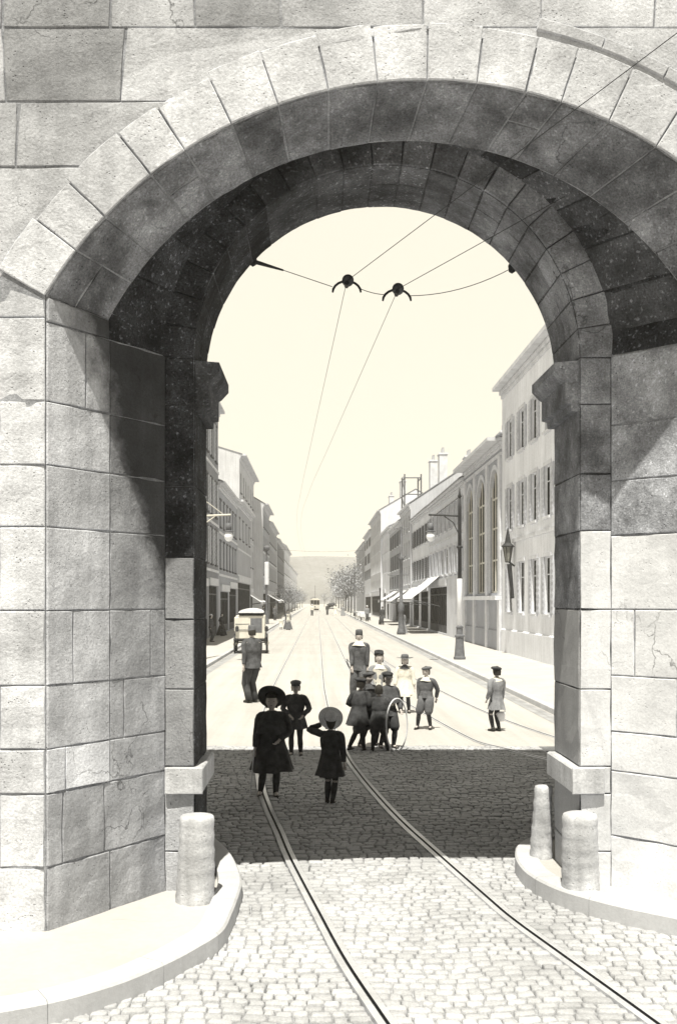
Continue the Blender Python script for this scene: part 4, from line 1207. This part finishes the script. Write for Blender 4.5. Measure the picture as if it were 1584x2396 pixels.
# girl with the huge dark hat
b1, J1 = person('girl in a long dark coat and huge round black hat tipped back behind her face', -.56, 12.55, 0, R(4), 1.27, True, feet=((-.13, .0), (.045, -.06)), hands=((-.165, -.05, .45), (.07, -.125, .56, (1, .5, -.3))),
                head=(R(-4), R(0), 0), coat='black', coat_len=.255, coat_w=1.18, hat=('wide', .86, R(-56), R(4), 0), hat_mat='black', hairlen=.5, group=G, cape=True)
b2_, J2 = person('boy in a dark smock and grey flat cap just behind the big-hatted girl', -.335, 15.8, 0, R(-2), 1.16, True, feet=((-.07, .0), (.08, .02)), hands=((-.075, -.12, .56, (-1, .5, -.3)), (.1, -.12, .55, (1, .5, -.3))),
                coat='char', coat_len=.37, coat_w=1.05, hat=('cap',), hat_mat='mid', group=G)
b3, J3 = person('small girl seen from behind, with a big straw hat and one arm raised', .155, 12.05, 0, R(168), 1.06, True, feet=((-.03, .03), (.05, -.02)), hands=((-.15, -.02, .45), (.12, -.09, .88, (.6, .6, -.8))),
                head=(R(0), R(4), 0), coat='black', coat_len=.32, coat_w=1.0, hat=('wide', .86, R(-62), R(-16), 1), hat_mat='straw', hairlen=.6, group=G)
b4, J4 = person('tall man in a dark suit and tall cap standing on the track behind the children', .97, 24.0, 0, R(-12), 1.68, False, feet=((-.1, 0), (.1, -.05)), hands=((-.08, -.1, .47, (-.15, 1, -.2)), (.12, -.03, .44, (.15, 1, -.2))), head=(R(6), R(6), 0),
                coat='char', coat_len=.46, coat_w=1.0, trousers='char', hat=('kepi',), hat_mat='char', collar='whitec')
b5, J5 = person('child bending forward in a dark coat, leftmost of the huddle by the rail', .66, 16.3, 0, R(150), 1.17, True, feet=((.16, .05), (-.07, -.03)), hands=((-.1, -.13, .6), (.12, -.15, .62)),
                lean=(0, -.05), coat='black', coat_len=.36, coat_w=1.2, hat=('beret',), hat_mat='black', knick='char', group=G)
b6, J6 = person('child in a black cape and dark beret in the middle of the huddle', .83, 16.75, 0, R(40), 1.24, True, feet=((-.17, .02), (.13, -.03)), hands=((-.12, -.13, .56), (.13, -.1, .5)),
                coat='black', coat_len=.34, coat_w=1.2, hat=('beret',), hat_mat='char', knick='black', group=G, collar='char')
b7, J7 = person('boy in a speckled dark jacket holding a white hoop', 1.13, 16.55, 0, R(20), 1.24, True, feet=((-.1, .05), (.09, -.02)), hands=((-.1, -.13, .52), (.13, -.12, .52)),
                coat='char', coat_len=.44, coat_w=1.05, hat=('cap',), hat_mat='black', knick='darkgrey', group=G, belt='whitec', cape=True)
b7b, _ = person('child in black crouching between the hoop boy and the caped child', .98, 16.2, 0, R(185), 1.06, True, feet=((-.14, .02), (.12, -.04)), hands=((-.1, -.14, .5), (.11, -.14, .5)), lean=(0, -.06),
                coat='black', coat_len=.36, coat_w=1.15, hat=None, knick='black', group=G)
b8, J8 = person('young woman in a pale dress half hidden behind the hoop boy', 1.19, 19.8, 0, R(10), 1.40, True, hands=((-.1, -.1, .5), (.1, -.1, .5)), coat='beige', coat_len=.2, coat_w=1.0, hat=('wide', .42, R(-20), 0, 0), hat_mat='black', hairlen=.4, apron='whitec', group=G, collar='whitec')
b9, J9 = person('girl in a white pinafore and wide dark hat, black stockings', 1.86, 21.9, 0, R(-8), 1.22, True, feet=((-.075, 0), (.085, 0)), hands=((-.17, -.04, .48), (.17, -.03, .46)),
                coat='whitec', coat_len=.30, coat_w=1.1, hat=('wide', .92, R(0), 0, 1), hat_mat='mid', hairlen=.5, apron='whitec', group=G, collar='char')
b10, J10 = person('boy in baggy knickerbockers and sailor cap standing with legs apart', 2.02, 19.1, 0, R(-22), 1.17, True, feet=((-.16, -.04), (.08, .02)), hands=((-.13, .02, .46), (.14, .1, .5, (1, .2, 0))),
                coat='grey', coat_len=.5, coat_w=1.0, hat=('beret',), hat_mat='mid', knick='grey', group=G, collar='whitec', belt='mid')
b11, J11 = person('boy in a long pale smock and round cap standing alone on the right', 3.28, 18.8, 0, R(205), 1.19, True, feet=((-.05, 0), (.07, -.02)), hands=((-.13, -.06, .38), (.14, -.05, .5)),
                coat='beige', coat_len=.34, coat_w=.9, hat=('beret',), hat_mat='darkgrey', group=G, collar='whitec')
b12, J12 = person('stout man in dark jacket and trousers standing before the cream carriage', -1.54, 24.1, 0, R(215), 1.78, False, feet=((-.06, 0), (.07, .03)), hands=((-.15, -.06, .45), (.15, .04, .45)),
                coat='char', coat_len=.46, coat_w=1.12, trousers='darkgrey', hat=('kepi',), hat_mat='mid')
# hoop, stick, can
m = MB(); n = 40; hx, hy, hr = 1.24, 16.1, .42
m.tube([(hr*.42*math.cos(2*math.pi*k/n), .12*math.cos(2*math.pi*k/n), hr+.012+hr*math.sin(2*math.pi*k/n)) for k in range(n+1)], .012, 6, cap=False)
o = m.build('hoop', 'white'); o.location = (1.25, 16.2, .0); tag(o, 'large thin white rolling hoop held by the boy in the speckled jacket', 'hoop')
m = MB(); hp = hand_pos(b1, J1, 0)
m.tube([(hp.x, hp.y-.02, hp.z+.06), (hp.x-.05, hp.y-.04, .03)], .008, 6)
tag(m.build('stick', 'white'), 'thin pale stick held low by the girl in the huge hat', 'stick')
m = MB(); hp = hand_pos(b11, J11, 0)
o = thing('milk_can', 'small white can hanging from the hand of the lone boy on the right', 'can', (hp.x-.02, hp.y-.03, max(.05, hp.z-.34)))
m.lathe([(.065, 0), (.075, .02), (.085, .14), (.08, .17), (.07, .175)], n=16); m.build('can_body', 'white', o, True)
m = MB(); m.tube([(.078*math.cos(math.pi*k/10), 0, .16+.15*math.sin(math.pi*k/10)) for k in range(11)], .006, 6); m.build('handle', 'iron', o)

# far passers-by
def far(label, x, y, z, H, rz, coat, legs='char', hat=None, hm='black', clen=.5, tr='char', adult=True, **k):
    return person(label, x, y, z, R(rz), H, not adult, coat=coat, coat_len=clen, trousers=tr, hat=hat, hat_mat=hm, simple=True, group='passers-by far up the street', **k)
far('woman in a dark blouse and pale skirt walking by the left kerb up the street', -2.4, 83.5, 0, 1.62, 30, 'grey', hat=('wide', .6, 0, 0, 0), clen=.04, tr=None, apron='whitec')
far('small child in white beside the woman on the left of the street', -3.0, 84.5, 0, 1.0, 10, 'whitec', clen=.2, tr=None, adult=False)
far('person in a white top and dark trousers far away on the tram track', -.85, 160, 0, 1.8, 0, 'whitec', hat=('wide', .55, 0, 0, 0), hm='straw')
far('woman in a long black dress on the shaded left pavement by the shuttered house', -6.15, 66.0, .12, 1.45, 60, 'black', clen=.03, tr=None, cape=True)
far('person in pale hat and dark coat on the left pavement beside the archway pier', -5.85, 56.5, .12, 1.5, 80, 'char', hat=('wide', .6, 0, 0, 0), hm='canvas')
far('woman in a light grey dress standing by the slender lamp post on the right', 5.75, 69.6, .12, 1.55, 20, 'beige', clen=.04, tr=None, hat=('wide', .5, 0, 0, 0), hm='straw')
far('man in dark clothes on the right pavement near the short post', 6.1, 96.5, .12, 1.7, -30, 'darkgrey', hat=('cap',))
far('man in a pale jacket by the right kerb ahead of the handcart', 5.4, 112, .12, 1.7, 10, 'beige', hat=('wide', .5, 0, 0, 0), hm='straw')
far('couple member in black near the distant tram, left of it', 1.6, 168, 0, 1.75, 0, 'black', hat=('kepi',))
far('woman in white near the distant tram, right of the person in black', 3.0, 172, 0, 1.6, 0, 'whitec', clen=.04, tr=None, hat=('wide', .6, 0, 0, 0), hm='black')
far('shop customer in grey under the left awning', -5.7, 108, .12, 1.7, 90, 'grey', hat=('cap',))
far('man in shirt sleeves crossing the road ahead of the carriage', -3.3, 62, 0, 1.68, 70, 'whitec', hat=('cap',))
far('man in a grey coat on the left pavement between the two awnings', -4.9, 118, .12, 1.7, 40, 'grey', hat=('kepi',))
far('two-tone dressed woman by the dark cart up the street', 3.9, 158, 0, 1.6, 0, 'beige', clen=.04, tr=None, hat=('wide', .6, 0, 0, 0))
far('woman in black under the farther left awning', -5.6, 128, .12, 1.6, 90, 'black', clen=.04, tr=None)

# ------------------------------------------------------------------ poles, lamps, wires
def catenary(name, label, x, y, side, ztop, lamp=True, banner=True):
    o = thing(name, label, 'pole', (x, y, .12))
    m = MB(); m.lathe([(.235, 0), (.235, .09), (.205, .12), (.165, .62), (.15, .85), (.19, .88), (.19, .93), (.13, .97), (.12, 1.2), (.14, 1.22), (.14, 1.27), (.09, 1.3)], n=16); m.build('cast_base', 'iron', o)
    m = MB(); m.lathe([(.1, 1.3), (.1, 3.1), (.085, 3.12)], n=14); m.build('painted_shaft', 'white', o, True)
    m = MB(); m.lathe([(.075, 3.12), (.065, 5.9), (.05, ztop-.12)], n=12); m.lathe([(.1, 4.3), (.12, 4.34), (.1, 4.4)], n=10); m.lathe([(.05, ztop-.12), (.08, ztop-.1), (.05, ztop), (.015, ztop+.25)], n=10); m.build('shaft', 'rust', o, True)
    m = MB(); s = -side
    m.tube([(0, 0, 5.55), (s*1.2, 0, 5.6)], .035, 8)
    m.tube([(s*.05, 0, 4.9), (s*.25, 0, 5.3), (s*.6, 0, 5.55)], .02, 6); m.tube([(0, 0, ztop-.1), (s*.9, 0, 5.62)], .014, 5)
    m.build('bracket_arm', 'rust' if side > 0 else 'cream', o)
    if lamp:
        m = MB(); m.tube([(s*1.12, 0, 5.58), (s*1.12, 0, 5.25)], .015, 6); m.lathe([(.05, 4.98), (.11, 5.0), (.12, 5.24), (.05, 5.28)], (s*1.12, 0, 0), 12); 
        m.lathe([(.2, 4.94), (.2, 4.96), (.06, 5.0)], (s*1.12, 0, 0), 14)
        lo = m.build('arc_lamp', 'iron', o, True)
        g_ = MB(); g_.lathe([(.02, 4.56), (.1, 4.59), (.165, 4.7), (.17, 4.8), (.12, 4.92), (.06, 4.95)], (s*1.12, 0, 0), 16); g_.build('glass_globe', 'white', lo, True)
    return o
catenary('tram_pole', 'tram pole with flared cast base and white painted band on the right pavement', 5.49, 39.7, 1, 6.4)
catenary('tram_pole', 'tram pole behind the left pier carrying a white globe arc lamp on its arm', -4.55, 39.7, -1, 6.4)
o = thing('tram_pole', 'white banded tram pole further up the left kerb', 'pole', (-4.9, 99, .12))
m = MB(); m.lathe([(.24, 0), (.2, .5), (.17, 1.2), (.14, 1.3)], n=12); m.build('cast_base', 'iron', o)
m = MB(); m.lathe([(.22, 3.8), (.22, 5.9), (.18, 6.0)], n=12); m.build('white_band', 'white', o)
m = MB(); m.lathe([(.12, 1.3), (.11, 3.8)], n=10); m.lathe([(.1, 6.0), (.08, 7.0), (.3, 7.2), (.32, 7.4), (.05, 7.6)], n=10); m.build('shaft', 'iron', o)
o = thing('lamp_post', 'slender tall lamp post on the right pavement before the white awning', 'lamp post', (5.6, 68.8, .12))
m = MB(); m.lathe([(.3, 0), (.28, .2), (.2, .5), (.17, 1.5), (.24, 1.6), (.2, 2.0), (.12, 2.1), (.1, 4.9), (.16, 5.0), (.17, 5.1), (.08, 5.2), (.07, 7.2), (.03, 7.3)], n=12); m.build('shaft', 'iron', o, True)
m = MB(); m.tube([(-.9, 0, 4.0), (.5, 0, 4.0)], .03, 6); m.tube([(-.3, 0, 5.25), (0, 0, 5.0), (.3, 0, 5.25)], .035, 6); m.tube([(-.5, 0, 7.1), (.5, 0, 7.1)], .03, 6); m.build('cross_arm', 'iron', o)
o = thing('iron_post', 'short dark iron post on the right pavement beyond the lamp post', 'post', (5.9, 97, .12))
m = MB(); m.lathe([(.14, 0), (.12, .4), (.07, .5), (.06, 3.3), (.1, 3.35), (.02, 3.5)], n=10); m.build('shaft', 'rust', o, True)
o2 = thing('tram_pole', 'thin distant tram pole on the right kerb in front of the far grey house', 'pole', (5.4, 150, .12))
m = MB(); m.lathe([(.2, 0), (.12, .8), (.09, 7.2), (.03, 7.5)], n=8); m.build('shaft', 'iron', o2, True)
m = MB(); m.tube([(0, 0, 6), (-2.0, 0, 6.2)], .05, 6); m.build('bracket_arm', 'iron', o2)
# lantern on a wall bracket by the arcaded building
o = thing('wall_lantern', 'dark pointed lantern on a tapering wall bracket between the two nearest right-hand buildings', 'lantern', (8.3, 43.2, 3.0))
m = MB(); m.tube([(-.1, 0, -.6), (-.28, 0, 1.1)], [.07, .12], 8); m.tube([(-.02, 0, 1.0), (-.35, 0, 1.25)], .05, 6); m.build('bracket', 'rust', o)
m = MB()
for k in range(6):
    a = k*math.pi/3; m.tube([(-.35+.12*math.cos(a), .12*math.sin(a), 1.2), (-.35+.24*math.cos(a), .24*math.sin(a), 1.95)], .018, 5)
m.lathe([(.12, 1.18), (.14, 1.2), (.12, 1.23)], (-.35, 0, 0), 6); m.lathe([(.32, 1.95), (.32, 1.99), (.2, 2.1), (.16, 2.15), (.02, 2.9)], (-.35, 0, 0), 6, 1); m.build('lantern_frame', 'rust', o)
m = MB(); m.lathe([(.11, 1.23), (.225, 1.94)], (-.35, 0, 0), 6); m.build('lantern_glass', 'glassP', o); o.scale = (.85, .85, .85)

# overhead wires at the gate
YW = 9.04
sp = thing('span_wire', 'cross wire slung between the two sides of the archway carrying two pulleys', 'wire', (.56, YW, 5.2))
def loc(p): return (p[0]-.56, p[1]-YW, p[2]-5.2)
def sag(a, b, s_, n=10):
    a = Vector(a); b = Vector(b)
    return [a.lerp(b, i/n)-Vector((0, 0, s_*4*(i/n)*(1-i/n))) for i in range(n+1)]
PL = (-.565, YW-.06, 5.37); PR = (1.70, YW-.06, 5.31); P1 = (.257, YW, 5.215); P2 = (.698, YW, 5.14)
m = MB()
m.tube([loc(PL), loc((-.30, YW, 5.31))], [.02, .008], 6); m.tube([loc(p) for p in sag((-.30, YW, 5.31), (.13, YW, 5.165), .0)], .0035, 5)
m.build('cable', 'rust', sp); m = MB()
m.tube([loc(p) for p in sag((.37, YW, 5.15), (.585, YW, 5.095), .01)], .0035, 5); m.build('cable', 'rust', sp); m = MB()
m.tube([loc(p) for p in sag((.81, YW, 5.085), PR, .06)], .0035, 5)
m.build('cable', 'rust', sp)
for p, mat in ((PL, 'rust'), (PR, 'rust')):
    m = MB(); q = loc(p); m.lathe([(.0, -.05), (.03, -.03), (.035, .02), (.02, .05)], q, 8); m.tube([q, (q[0]+(.03 if p is PR else -.05), q[1]-.02, q[2]+.05)], .02, 6); m.build('anchor', mat, sp)
for j, p in enumerate((P1, P2)):
    m = MB(); q = Vector(loc(p))
    m.tube([q+Vector((.118*math.cos(a)*1.05, 0, -.1+.10*math.sin(a))) for a in [math.pi*(k/10) for k in range(11)]], [.008]+[.011]*9+[.008], 6)
    m.tube([q+Vector((0, -.05, -.03)), q+Vector((0, .05, -.03))], .02, 8)
    yo = m.build('yoke', 'rust', sp)
    m = MB(); mt = Matrix.Rotation(R(90), 4, 'X')
    m.lathe([(.01, -.014), (.052, -.012), (.046, 0), (.052, .012), (.01, .014)], q+Vector((.01, 0, .005)), 16, mat=mt); m.build('pulley', 'iron', yo, True)
def wire(label, pts, r=.003):
    m = MB(); m.tube(pts, r, 5, cap=True); tag(m.build('trolley_wire', 'rust'), label, 'wire', None)
w1 = smoothcurve([(.25, YW, 5.18), (-.13, 20, 5.44), (-.51, 31.3, 5.70), (-.9, 45, 5.9), (-1.15, 70, 6.05), (-1.0, 120, 6.2), (-.55, 220, 6.4)], 6)
w2 = smoothcurve([(.69, YW, 5.10), (.22, 20, 5.40), (-.27, 31.3, 5.68), (-.72, 45, 5.88), (-.95, 70, 6.03), (-.8, 120, 6.2), (-.35, 220, 6.4)], 6)
wire('thin trolley wire running up the street from the left pulley', w1, .0026)
wire('thin trolley wire running up the street from the right pulley', w2, .0026)
wire('trolley wire climbing from the left pulley over the camera past the arch edge', [P1, (1.97, 6.27, 5.70), (3.4, 4.0, 6.12)], .003)
wire('trolley wire from the right pulley to a hook on the arch ring', [P2, (1.28, 8.3, 5.27), (1.83, 7.62, 5.40)], .003)
wire('distant cross wire above the middle of the street', sag((-4.5, 120, 8.4), (5.4, 120, 8.3), .25), .012)

# ------------------------------------------------------------------ vehicles
def wheel(parent, c, r, w=.07, ns=12):
    m = MB(); n = 26; mt = Matrix.Rotation(R(90), 4, 'Y')
    m.lathe([(r-.05, -w/2), (r, -w/2), (r, w/2), (r-.05, w/2), (r-.05, -w/2)], (0, 0, 0), n, mat=mt)
    o = m.build('wheel', 'rust', parent); o.location = c
    m = MB(); m.lathe([(.03, -.09), (.08, -.07), (.08, .07), (.03, .09)], (0, 0, 0), 10, mat=mt)
    for k in range(ns):
        a = 2*math.pi*k/ns; m.tube([(0, .06*math.cos(a), .06*math.sin(a)), (0, (r-.04)*math.cos(a), (r-.04)*math.sin(a))], .017, 5)
    m.build('spokes', 'cream', o)
van = thing('delivery_carriage', 'cream closed delivery carriage with rounded roof at the left kerb', 'carriage', (-3.02, 47.0, 0), R(2))
m = MB(); m.bbox(-.68, .62, -.9, 1.9, .68, 1.72, .03); m.bbox(-.74, -.1, -.92, 1.0, 1.0, 1.66, .03); m.build('body', 'cream', van)
m = MB(); m.bbox(-.5, .5, -.93, 1.0, 1.74, 1.80, .02, .3); m.build('body_rail', 'rust', van)
m = MB(); n = 12
for k in range(n):
    pass
pr = [(.56*math.cos(math.pi*k/n), 1.84+.2*math.sin(math.pi*k/n)) for k in range(n+1)]
m.poly([(x_, -1.0, z_) for x_, z_ in pr]); m.poly([(x_, 1.9, z_) for x_, z_ in pr]); strip(m, [(x_, -1.0, z_) for x_, z_ in pr], [(x_, 1.9, z_) for x_, z_ in pr]); m.poly([(-.56, -1, 1.84), (.56, -1, 1.84), (.56, 1.9, 1.84), (-.56, 1.9, 1.84)])
m.build('canopy', 'canvas', van)
m = MB()
for x_ in (-.5, .5):
    for y_ in (-.85, 1.7): m.tube([(x_, y_, 1.7), (x_, y_, 1.86)], .03, 6)
m.build('canopy_post', 'rust', van)
m = MB(); 
for z_ in (1.08, 1.34): m.box(-.70, -.06, -.932, -.921, z_-.012, z_+.012, 1)
m.box(-.02, .5, -.906, -.901, .95, 1.6, 1); m.build('rear_panel_lines', 'iron', van)
m = MB(); m.bbox(-.78, .70, -.9, 1.8, .60, .675, .01, 1); m.tube([(-.72, -.4, .5), (.72, -.4, .5)], .03, 6); m.tube([(-.72, 1.3, .5), (.72, 1.3, .5)], .03, 6)
for x_ in (-.6, .6):
    for y_ in (-.4, 1.3): m.tube([(x_, y_-.45, .62), (x_, y_, .52), (x_, y_+.45, .62)], .025, 6)
m.build('chassis', 'rust', van)
for c_ in ((-.74, -.4, .45), (.70, -.4, .45), (-.74, 1.3, .42), (.70, 1.3, .42)): wheel(van, c_, c_[2])
for x_ in (-.62, .70):
    m = MB(); m.lathe([(.03, 0), (.08, .03), (.08, .2), (.03, .26)], (x_, -.98, 1.0), 10); m.tube([(x_, -.9, 1.05), (x_, -.98, 1.05)], .015, 5); m.build('side_lamp', 'rust', van)

tram = thing('tram_car', 'small white tram far up the street, coming towards the camera', 'tram', (-.54, 230, 0))
m = MB(); m.bbox(-1.05, 1.05, -1.2, 7.5, .55, 1.45, .05); m.build('body', 'cream', tram)
m = MB(); m.bbox(-1.0, 1.0, -1.1, 7.4, 1.45, 2.45, .03); m.build('window_band', 'dark', tram)
m = MB()
for x_ in (-.99, -.35, .35, .99):
    m.box(x_-.05, x_+.05, -1.16, -1.06, 1.45, 2.5)
m.build('posts', 'cream', tram)
m = MB(); m.bbox(-1.15, 1.15, -1.6, 7.9, 2.46, 2.62, .05); m.bbox(-.7, .7, -.9, 7.2, 2.62, 2.86, .05); m.build('roof', 'cream', tram)
m = MB(); m.lathe([(.1, 0), (.14, .03), (.1, .06)], (0, -1.26, 1.0), 10, mat=Matrix.Rotation(R(90), 4, 'X')); m.build('headlight', 'iron', tram)
m = MB(); m.bbox(-.85, .85, .8, 5.5, .2, .5, .02); m.build('truck', 'rust', tram)
m = MB(); m.tube([(0, 3, 2.86), (0, 6.2, 5.9)], .04, 6); m.build('trolley_pole', 'rust', tram)

cart = thing('loaded_cart', 'dark loaded cart standing in the road just right of the distant tram', 'cart', (2.6, 185, 0))
m = MB(); m.bbox(-.8, .8, -1.2, 1.2, .9, 1.1, .03); m.build('bed', 'wood', cart)
m = MB()
for k in range(9): 
    m.lathe([(.02, 0), (.28, .1), (.3, .4), (.05, .6)], (random.uniform(-.5, .5), random.uniform(-.8, .8), 1.1+random.uniform(0, .4)), 9, random.uniform(.5, 1.4))
m.build('load', 'wood', cart)
wheel(cart, (-.85, 0, .6), .6); wheel(cart, (.85, 0, .6), .6)
# handcarts / crates on the right kerb far up
k = 0
for (x_, y_, s_) in ((5.5, 118, 1.0), (5.6, 122, .8), (5.4, 127, 1.1), (5.7, 133, .9), (5.5, 140, 1.2)):
    o = thing('display_table', 'white-covered sales table on the right kerb, %s from the camera' % ORD[k], 'table', (x_, y_, .12), .1*k, 'sales tables along the right kerb'); k += 1
    m = MB(); m.bbox(-.6*s_, .6*s_, -.9*s_, .9*s_, .72, .77, .01); m.build('tabletop', 'wood', o)
    m = MB(); m.bbox(-.63*s_, .63*s_, -.93*s_, .93*s_, .775, .79, .004); m.bbox(-.63*s_, .63*s_, -.94*s_, -.93*s_, .4, .785, .002); m.build('cloth', 'canvas', o)
    for a_ in (-1, 1):
        for c_ in (-1, 1):
            m = MB(); m.tube([(a_*.52*s_, c_*.8*s_, 0), (a_*.52*s_, c_*.8*s_, .72)], .03, 6); m.build('leg', 'wood', o)

# unseen houses added behind the camera to block low sky from the gate
bk = thing('sky_block_houses', 'added unseen row of dark brick houses blocking the low sky behind the camera', 'houses', (0, -16, 0))
m = MB(); m.box(-34, 34, -10, 0, 0, 15); m.build('wall', 'backwall', bk)
m = MB()
m.add([(-34.5, .5, 14.9), (34.5, .5, 14.9), (34.5, -5, 18), (-34.5, -5, 18), (-34.5, -10.5, 14.9), (34.5, -10.5, 14.9)], [(0, 1, 2, 3), (3, 2, 5, 4), (0, 3, 4), (1, 5, 2)]); m.build('roof', 'backwall', bk)
for i in range(14):
    for j in range(4):
        x0 = -32+i*4.8; z0 = 1.2+j*3.5
        m = MB(); m.box(x0, x0+1.3, -.02, .06, z0, z0+2.1); m.build('window', 'glass', bk)
# ------------------------------------------------------------------ air
hz = MB(); hz.box(-650, 650, -90, 1150, -2, 62)
vm = bpy.data.materials.new('air'); t, N, L = nt(vm)
out = N.new('ShaderNodeOutputMaterial'); pvn = N.new('ShaderNodeVolumePrincipled')
pvn.inputs['Color'].default_value = (1, .96, .86, 1); pvn.inputs['Density'].default_value = HAZE; pvn.inputs['Anisotropy'].default_value = 0
L.new(pvn.outputs[0], out.inputs['Volume'])
ho = hz.build('haze', vm); tag(ho, kind='stuff')

# ------------------------------------------------------------------ light
a_, b__ = .07, .40
sd = Vector((a_, b__, -1)).normalized()
sun = bpy.data.lights.new('sun', 'SUN'); sun.energy = SUN; sun.angle = R(.5); sun.color = (1, .955, .83)
so = bpy.data.objects.new('sun', sun); COL.objects.link(so)
so.rotation_euler = sd.to_track_quat('-Z', 'Y').to_euler()
w = bpy.data.worlds.new('World'); scene.world = w; w.use_nodes = True
N = w.node_tree.nodes; L = w.node_tree.links; N.clear()
wo = N.new('ShaderNodeOutputWorld'); bg = N.new('ShaderNodeBackground'); sky = N.new('ShaderNodeTexSky')
sky.sky_type = 'NISHITA'; sky.sun_disc = False
elev = math.asin(-sd.z); sky.sun_elevation = elev; sky.sun_rotation = math.atan2(-sd.x, -sd.y)
sky.air_density = 1.0; sky.dust_density = 4.0
# hazy sky: luminance of the sky texture flattened, milky low down and deeper towards the zenith
bw = N.new('ShaderNodeRGBToBW'); L.new(sky.outputs[0], bw.inputs[0])
def MR(v, a, b, c, d, clamp=True):
    n = N.new('ShaderNodeMapRange'); n.clamp = clamp
    for i, q in enumerate((a, b, c, d)): n.inputs[i+1].default_value = q
    L.new(v, n.inputs[0]); return n.outputs[0]
tc = N.new('ShaderNodeTexCoord'); sx = N.new('ShaderNodeSeparateXYZ'); L.new(tc.outputs['Generated'], sx.inputs[0])
lo = MR(bw.outputs[0], 0, 20, SKYLO, SKYLO+1.2, False)
hi = MR(sx.outputs['Z'], .48, .85, 1.0, ZEN)
mu = N.new('ShaderNodeMath'); mu.operation = 'MULTIPLY'; L.new(lo, mu.inputs[0]); L.new(hi, mu.inputs[1])
vmul = N.new('ShaderNodeVectorMath'); vmul.operation = 'SCALE'; vmul.inputs[0].default_value = (1.0, .945, .80)
L.new(mu.outputs[0], vmul.inputs['Scale']); L.new(vmul.outputs[0], bg.inputs['Color'])
bg.inputs['Strength'].default_value = .1
L.new(bg.outputs[0], wo.inputs['Surface'])

# ------------------------------------------------------------------ camera
cam = bpy.data.cameras.new('camera'); co = bpy.data.objects.new('camera', cam); COL.objects.link(co)
co.location = (0, 0, CAMH); co.rotation_euler = (R(90), 0, 0)
cam.sensor_fit = 'VERTICAL'; cam.sensor_height = 36; cam.lens = F/2396*36
cam.shift_x = (792-743)/2396; cam.shift_y = (1405-1198)/2396
cam.clip_start = .1; cam.clip_end = 3000
scene.camera = co
scene.view_settings.view_transform = 'Standard'; scene.view_settings.look = 'None'
scene.view_settings.exposure = EXPO; scene.view_settings.gamma = 1
scene.cycles.volume_bounces = 1; scene.cycles.max_bounces = 6; scene.cycles.diffuse_bounces = 4
scene.cycles.use_denoising = True
